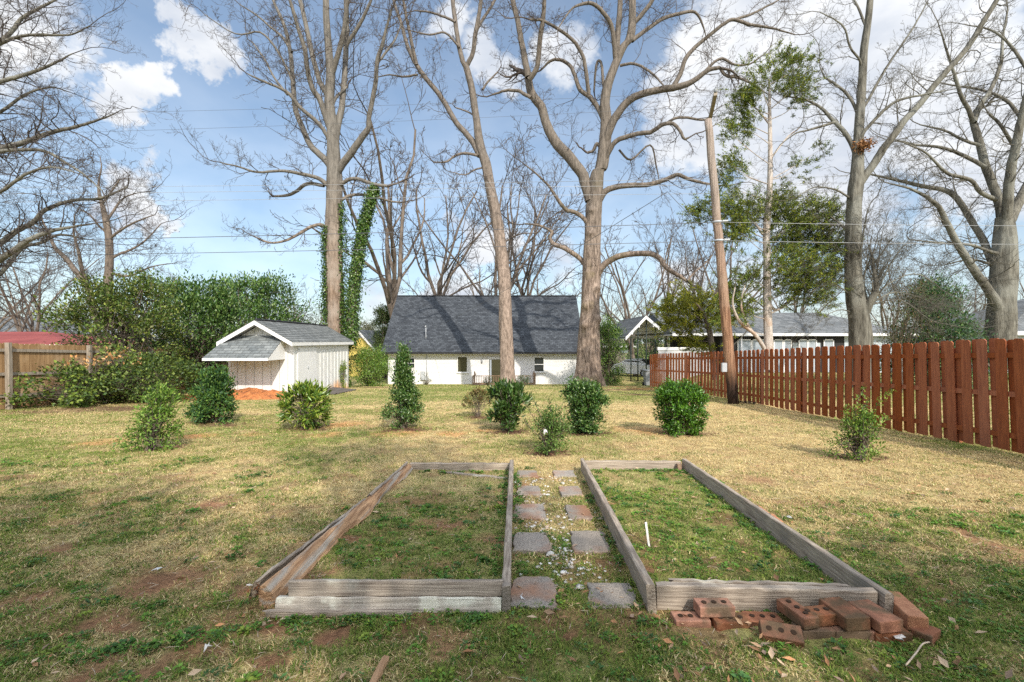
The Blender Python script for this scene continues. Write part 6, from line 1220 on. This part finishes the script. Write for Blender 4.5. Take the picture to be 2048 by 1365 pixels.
cedar('cedar_tree', 'tall cedar with a pale bare trunk and tufts of green, right of the utility pole', 18,
 [(1538,740,10),(1537,690,8.4),(1535,640,7.8),(1534,580,7.2),(1534,520,6.8),(1533,460,6.4),(1538,400,5.6),(1540,340,4.8),(1540,280,3.8),(1539,220,3),(1538,160,2)],
 [(1490,195,24,26),(1520,165,34,46),(1555,150,30,40),(1585,175,30,40),(1600,135,28,34),(1570,120,24,26),(1480,240,26,30),(1500,215,26,28),(1460,268,22,18),(1498,262,20,18),(1600,200,22,22),
  (1460,330,24,26),(1475,345,22,22),(1450,370,20,14),(1595,335,24,16),(1640,300,16,8),(1400,425,26,40),(1450,420,34,70),(1490,430,36,80),(1530,420,34,70),(1560,430,30,50),(1480,465,32,64),(1590,440,30,50),
  (1560,400,24,34),(1620,430,34,70),(1660,425,24,34),(1640,470,34,74),(1600,490,40,100),(1660,500,30,60),(1560,480,28,50),(1570,530,38,86),(1620,540,38,86),(1660,550,28,50),(1500,560,32,60),(1470,590,30,50),(1490,620,28,44),(1580,580,34,70),(1630,590,30,56),(1445,640,22,20)],
 [([(1534,600,4),(1555,620,3.4),(1600,580,2.6),(1612,560,1.2)], .2),([(1530,700,5),(1510,670,4.2),(1480,645,3.6),(1465,610,2.4),(1470,575,1.4)], -.3),([(1525,690,4),(1495,650,3.2),(1482,610,2.4),(1490,570,1.2)], -.2),([(1534,520,2.6),(1550,535,2.2),(1570,510,1.2)], .2),
  ([(1526,470,3),(1505,440,2.4),(1485,420,1.4)], .3),([(1540,320,2.4),(1570,280,1.8),(1600,255,1.2)], .2),([(1539,250,2),(1515,220,1.6),(1490,200,1)], .1)], 301, CED, dens=1.5)
cedar('cedar_tree', 'low spreading yellow-green cedar bough-tree between the oak and the pole, before the carport', 24,
 [(1428,760,7),(1425,710,6),(1418,660,5),(1405,625,4),(1390,605,2)],
 [(1330,625,26,40),(1355,608,28,60),(1380,600,28,64),(1405,610,28,64),(1430,620,26,50),(1345,645,26,46),(1375,635,30,70),(1405,640,26,50),(1435,650,24,36),(1360,665,20,20),(1385,670,18,20),(1395,695,18,24),(1415,700,16,20),(1380,690,14,12)],
 [], 302, [(.22,.24,.025),(.32,.30,.03),(.12,.16,.025)], dens=1.5, bark='bark_far')

# ------------------------------------------------------------------ trees behind the camera that shade the foreground
def shade_tree(x, y, H, Wd, seed, label, n=18000, zlow=.12, clumps=120):
    leaf_shrub('evergreen_tree', label, 'tree', (x, y, gz1(x, y)), H, Wd, n, (.12,.22), DK, seed, clumps, stems=10, spread=.34, aspect=.5, stemr=.09, zlow=zlow, shape=lambda q: np.clip(1.15-q*.5, .2, 1))
for k, (x, y, H, Wd) in enumerate(SHADE):
    shade_tree(x, y, H, Wd, 400+k, n=10000 if k == 4 else 22000, label='evergreen tree of the screen behind the camera, '+['first','second','third','fourth','fifth','sixth','seventh','eighth','ninth','tenth','eleventh'][k]+' in the row from the left')
# ================================================================== turf, weeds, litter
EXC = [PAV]
def covered(x, y):
    m = np.zeros(np.shape(x), bool)
    for P in PAV:
        c = np.mean(np.array(P), 0); q = [tuple(c+(np.array(p)-c)*.86) for p in P]
        a = in_quad(x, y, q); b = in_quad(x, y, q[::-1]); m |= a | b
    m |= (x > -11.5) & (x < -8.8) & (y > 18.3) & (y < 24.7)
    m |= (y > 36.9) & (x > -10.2) & (x < 5.6)
    m |= (x > -12.6) & (x < -9) & (y > 17.1) & (y < 18.5)
    for (x0, y0, x1, y1, w) in ((-.04,2.7,0,6.1,.03),(-1.36,2.73,-.05,2.73,.03),(-1.38,6.12,-.03,6.1,.03),(-1.5,2.74,-1.38,6.2,.07),(.83,2.7,.95,6.15,.03),(2.15,2.6,2.34,6.2,.03),(.86,2.73,2.12,2.66,.03),(.96,6.17,2.3,6.15,.03),(.92,2.55,2.15,2.49,.10)):
        d = np.array((x1-x0, y1-y0)); L = np.hypot(*d); t = ((x-x0)*d[0]+(y-y0)*d[1])/L/L; dist = np.abs((x-x0)*d[1]-(y-y0)*d[0])/L; m |= (t > 0) & (t < 1) & (dist < w)
    return m
def scatter(n, y0, y1, r, wide=1.19):
    y = np.sqrt(r.uniform(y0**2, y1**2, n)); x = r.uniform(-1, 1, n)*(wide*y+.3); return x, y
def turf():
    r = np.random.default_rng(900); VV = []; QQ = []; TT = []; CC = []; o = 0
    for (y0, y1, n, hl, w, five) in ((1.7,3.2,190000,(.016,.044),.0036,True),(3.2,5.0,200000,(.018,.044),.0048,True),(5.0,8.5,250000,(.018,.045),.0068,False),(8.5,14,200000,(.02,.05),.012,False),(14,24,120000,(.025,.055),.022,False),(24,36,60000,(.03,.06),.038,False)):
        x, y = scatter(n, y0, y1, r); F = fields(x, y)
        bare = np.maximum(F['dirt']*1.02, np.maximum(F['orange']*.85, F['mulch']*1.1)); cl = fbm(x*11, y*11, 71, 3); thin = np.clip((fbm(x*6, y*6, 31)-.50)*4, 0, 1)*.6*(1-sst(y, 8, 16))
        keep = (r.random(n) > bare) & (~covered(x, y)) & (r.random(n) < np.clip(.35+(cl-.35)*3, .15, 1)) & (r.random(n) > thin); x, y, cl = x[keep], y[keep], cl[keep]; g = F['green'][keep]; k = len(x)
        isg = r.random(k) < np.clip(g*1.05-.04+(fbm(x*14, y*14, 73, 2)-.5)*.8, 0.02, .97)
        L = r.uniform(*hl, k)*(1+.55*(cl-.5)); L = np.where(isg, L*.85, L*1.05); lie = np.where(isg, r.uniform(.35, 1.1, k), r.uniform(.75, 1.45, k)); az = r.uniform(0, 2*np.pi, k)
        d = np.stack([np.cos(az)*np.sin(lie), np.sin(az)*np.sin(lie), np.cos(lie)], -1); s = np.stack([-np.sin(az), np.cos(az), np.zeros(k)], -1)*(w*r.uniform(.6, 1.3, k))[:, None]
        B = np.stack([x, y, groundz(x, y)+r.uniform(-.004, .010, k)], -1)
        col = np.where(isg[:, None], palette(k, r, [(.13,.205,.03),(.18,.25,.04),(.22,.27,.06),(.09,.16,.03),(.27,.29,.08)], jit=.2), palette(k, r, [(.62,.48,.23),(.55,.43,.20),(.70,.57,.32),(.40,.27,.14),(.58,.48,.25)], jit=.18))
        if five:
            mid = B+d*L[:, None]*.55; tip = mid+unitrows(d+np.array((0, 0, -.55)))*L[:, None]*.5
            V = np.stack([B-s*.6, B+s*.6, mid+s*.5, mid-s*.5, tip], 1).reshape(-1, 3); I = o+np.arange(k)[:, None]*5; QQ.append(I+np.array([[0,1,2,3]])); TT.append(I+np.array([[3,2,4]])); CC.append(np.repeat(col, 5, 0)); o += 5*k
        else:
            V = np.stack([B-s*.6, B+s*.6, B+d*L[:, None]], 1).reshape(-1, 3); I = o+np.arange(k)[:, None]*3; TT.append(I+np.array([[0,1,2]])); CC.append(np.repeat(col, 3, 0)); o += 3*k
        VV.append(V)
    ob = npart('grass', np.concatenate(VV), M['grass'], None, np.concatenate(QQ), np.concatenate(TT), cols=np.concatenate(CC)); tag(ob, 'patchy winter lawn of tan and green grass blades', 'grass', kind='stuff')
def unitrows(a): return a/(np.linalg.norm(a, axis=1, keepdims=True)+1e-9)
turf()
def weeds():
    r = np.random.default_rng(901); n = 6500; x, y = scatter(n, 1.75, 7.0, r); F = fields(x, y); n2 = fbm(x*1.9, y*1.9, 81)
    strip = (1-sst(y, 2.7, 3.4))*.45*sst(x, -2.6, -1.2); keep = (r.random(n) < np.clip((F['green']-.42)*1.5+(n2-.5)*2.4+strip, 0, .9)) & (~covered(x, y)) & (F['dirt'] < .5); x, y = x[keep], y[keep]
    # lusher along the boards
    ex = []; 
    for (x0, y0, x1, y1, c) in ((-1.45,2.62,-.15,2.63,60),(.04,2.9,.06,6.0,70),(-.10,2.9,-.08,6,55),(.90,2.9,1.02,6.0,60),(.78,2.8,.88,5.6,40),(2.05,2.8,2.22,6,50),(-1.3,6.0,-.1,5.95,25),(1.0,6.05,2.2,6.02,40),(.95,2.85,2.05,2.8,36),(-2.2,2.3,-1.3,2.55,45)):
        t = r.random(c); ex.append(np.stack([x0+(x1-x0)*t+r.normal(size=c)*.03, y0+(y1-y0)*t+r.normal(size=c)*.035], -1))
    ex = np.concatenate(ex); x = np.concatenate([x, ex[:, 0]]); y = np.concatenate([y, ex[:, 1]]); ok = ~covered(x, y); x, y = x[ok], y[ok]
    P = []; D = []; L = []; Wd = []; Cc = []; Nn = []
    pal = np.array([(.07,.17,.025),(.10,.22,.03),(.13,.26,.035),(.075,.165,.045),(.19,.26,.035)])
    for i in range(len(x)):
        m = r.integers(10, 30); sz = r.uniform(.011, .026)*(1.0 if y[i] < 4 else 1.25); sp = r.uniform(.018, .05); c = pal[r.integers(0, len(pal))]*(1+r.normal()*.12); z = groundz(x[i], y[i])
        az = r.uniform(0, 2*np.pi, m); rr = sp*np.sqrt(r.random(m)); P.append(np.stack([x[i]+np.cos(az)*rr, y[i]+np.sin(az)*rr, z+r.uniform(.006, .036, m)*(1-.5*rr/sp)], -1))
        D.append(np.stack([np.cos(az), np.sin(az), r.uniform(-.1, .5, m)], -1)); Nn.append(np.stack([r.normal(size=m)*.3, r.normal(size=m)*.3, np.ones(m)], -1)); L.append(np.full(m, sz)*r.uniform(.7, 1.3, m)); Wd.append(np.full(m, sz*r.uniform(.45, .95))); Cc.append(np.clip(c*(1+r.normal(size=(m, 1))*.15), .01, 1))
    V, F_, C = leaves_np(np.concatenate(P), np.concatenate(D), np.concatenate(Nn), np.concatenate(L), np.concatenate(Wd), np.concatenate(Cc)); o = npart('ground_cover', V, M['leaf'], None, None, F_, cols=C); tag(o, 'clover and low green weeds growing in and around the beds', 'weeds', kind='stuff')
weeds()
def litter():
    r = np.random.default_rng(902); n = 2300; x, y = scatter(n, 1.7, 6.5, r); n2 = fbm(x*1.3, y*1.3, 91); keep = r.random(n) < np.clip(.22+(n2-.5)*1.5+.45*((y < 3)&(x > -1.6)), .05, 1); x, y = x[keep], y[keep]
    k2 = 130; x = np.concatenate([x, r.uniform(.75, 2.3, k2)]); y = np.concatenate([y, r.uniform(2.05, 2.72, k2)]); k = len(x)
    az = r.uniform(0, 2*np.pi, k); P = np.stack([x, y, groundz(x, y)+r.uniform(.012, .04, k)], -1); D = np.stack([np.cos(az), np.sin(az), r.normal(size=k)*.22], -1); L = r.uniform(.025, .072, k)
    V, F, C = leaves_np(P, D, np.stack([r.normal(size=k)*.45, r.normal(size=k)*.45, np.ones(k)], -1), L, L*r.uniform(.18, .5, k), palette(k, r, [(.38,.22,.12),(.48,.32,.20),(.28,.16,.09),(.52,.39,.27),(.42,.22,.11),(.32,.23,.17)]), fold=.22, droop=-.05)
    o = npart('fallen_leaves', V, M['dryleaf'], None, None, F, cols=C); tag(o, 'dry brown leaves scattered over the near grass', 'leaves', kind='stuff')
    # leaves blown against the beds
    # straw and wood chips: pale slivers
    n = 5000; x, y = scatter(n, 1.7, 6, r); q = r.random(n) < .09+fields(x, y)['dirt']*.55; x, y = x[q], y[q]; n = len(x); az = r.uniform(0, 2*np.pi, n); L = r.uniform(.02, .07, n); p0 = np.stack([x, y, groundz(x, y)+r.uniform(.012, .03, n)], -1); d = np.stack([np.cos(az), np.sin(az), r.normal(size=n)*.12], -1)
    V, Q = tubes_np([(np.array([p0[i], p0[i]+d[i]*L[i]*.5+r.normal(size=3)*.002, p0[i]+d[i]*L[i]]), np.array([.0012, .0018, .001])) for i in range(n)], 4); o = npart('straw', V, M['stick'], None, Q); tag(o, 'short dead straws and twigs lying in the near grass', 'straw', kind='stuff')
    # mulch chips under the shrubs
    P = []; 
    for (bx, by, rr, sq, w) in BLOBS['mulch']:
        if by > 16: continue
        m = int(220*rr); a = r.uniform(0, 2*np.pi, m); q = rr*np.sqrt(r.random(m))*1.05; P.append(np.stack([bx+np.cos(a)*q, by+np.sin(a)*q*max(.55, sq)], -1))
    P = np.concatenate(P); k = len(P); az = r.uniform(0, 2*np.pi, k); L = r.uniform(.03, .08, k)
    V, F, C = leaves_np(np.stack([P[:, 0], P[:, 1], groundz(P[:, 0], P[:, 1])+r.uniform(.004, .03, k)], -1), np.stack([np.cos(az), np.sin(az), r.normal(size=k)*.3], -1), np.stack([r.normal(size=k)*.5, r.normal(size=k)*.5, np.ones(k)], -1), L, L*.3, palette(k, r, [(.15,.08,.05),(.10,.055,.04),(.22,.13,.085)]))
    o = npart('mulch', V, M['dryleaf'], None, None, F, cols=C); tag(o, 'dark bark mulch strewn under the planted shrubs', 'mulch', kind='stuff')
litter()
def pebbles():
    r = np.random.default_rng(903); pts = []
    for (px, py, sx, sy, n) in ((1135,1140,26,22,85),(1128,1120,18,16,55),(1120,1095,22,16,45),(1105,1060,30,14,40),(1110,1045,26,10,34),(1085,1050,40,8,26),(1065,1055,30,8,22),(1100,1020,30,12,26),(1060,1000,30,6,34),(1095,985,26,8,24),(1080,962,36,6,24),(1055,965,20,4,16),(1130,960,24,5,12),(1075,1120,30,8,10),(1160,1170,40,14,14),(1190,1050,10,18,16),(1200,1140,26,16,12),(1045,1130,20,14,8)):
        for k in range(int(n*.75)): 
            q = (px+r.normal()*sx, max(940, py+r.normal()*sy)); pts.append(G(*q))
    a = np.array(pts); ok = (~covered(a[:, 0], a[:, 1])) & (a[:, 0] > .03) & (a[:, 0] < .9); a = a[ok]; k = len(a)
    ico = np.array([(0,0,1),(.9,0,.35),(.28,.85,.35),(-.72,.53,.4),(-.72,-.53,.3),(.28,-.85,.38),(.72,.53,-.4),(-.28,.85,-.4),(-.9,0,-.4),(-.28,-.85,-.4),(.72,-.53,-.4),(0,0,-.9)]); tri = np.array([(0,1,2),(0,2,3),(0,3,4),(0,4,5),(0,5,1),(1,6,2),(2,7,3),(3,8,4),(4,9,5),(5,10,1),(2,6,7),(3,7,8),(4,8,9),(5,9,10),(1,10,6),(6,11,7),(7,11,8),(8,11,9),(9,11,10),(10,11,6)])
    s = np.exp(r.normal(size=k)*.35)*.0105; s = np.clip(s, .005, .026)
    V = (ico[None]*(1+r.normal(size=(k, 12, 1))*.16)*np.stack([r.uniform(.8, 1.4, k), r.uniform(.8, 1.3, k), r.uniform(.55, .8, k)], -1)[:, None]*s[:, None, None]); c, sn = np.cos(r.uniform(0, 6.28, k)), np.sin(r.uniform(0, 6.28, k)); V = np.stack([V[..., 0]*c[:, None]-V[..., 1]*sn[:, None], V[..., 0]*sn[:, None]+V[..., 1]*c[:, None], V[..., 2]], -1)
    V += np.stack([a[:, 0], a[:, 1], groundz(a[:, 0], a[:, 1])+s*.15+.006], -1)[:, None]; F = (tri[None]+np.arange(k)[:, None, None]*12).reshape(-1, 3)
    col = palette(k, r, [(.58,.55,.50),(.48,.44,.39),(.66,.65,.62),(.44,.35,.28)], jit=.08); o = npart('pebbles', V.reshape(-1, 3), M['pebble'], None, None, F, cols=np.repeat(col, 12, 0)); tag(o, 'white gravel pebbles strewn along the path between the beds', 'gravel', kind='stuff')
pebbles()
def oddments():
    a, b = G(772,1335), G(735,1400); A = Vector((a[0], a[1], gz1(*a)+.045)); B = Vector((b[0], b[1], gz1(*b)+.03)); o = MB().board(A, B, .032, .026, n=10, jit=.003, ends=.01).build('wood_stick', M['stick_orange']); tag(o, 'short brown wooden stick lying on the grass at the bottom edge', 'stick')
    pts = []; 
    for q in ((1812,1343),(1832,1318),(1845,1300),(1858,1296)): g = G(*q); pts.append(Vector((g[0], g[1], gz1(*g)+.03)))
    o = MB().tube([Vector(p) for p in catmull([tuple(p) for p in pts], 4)], .004, n=6).build('twig', M['stick']); tag(o, 'thin bent pale twig on the grass right of the brick pile', 'twig')
    r = random.Random(6)
    for (px, py, s, lab, m) in ((315,1147,.035,'small grey scrap of foil on the dark grass at left','foil'),(415,1308,.03,'small whitish scrap on the grass near the bottom left','stick_pale'),(500,1180,.022,'tiny pale scrap just left of the rotten board end','stick_pale'),(1800,1290,.035,'pale curled scrap right of the end bricks','stick_pale'),(1578,1040,.03,'grey scrap of litter lying in the weeds beyond the stake','foil'),(1043,1205,.025,'grey scrap just below the front left paving stone','foil')):
        x, y = G(px, py); z = gz1(x, y)+.02; P = [Vector((x+r.uniform(-s, s), y+r.uniform(-s, s), z+r.uniform(0, .025))) for _ in range(7)]; c = Vector((x, y, z+.02))
        o = MB().add([c]+P, [(0,i+1,(i+1) % 7+1) for i in range(7)]).build('litter_scrap', M[m]); so = o.modifiers.new('solid', 'SOLIDIFY'); so.thickness = .002; tag(o, lab, 'litter', 'pale scraps on the grass')
oddments()
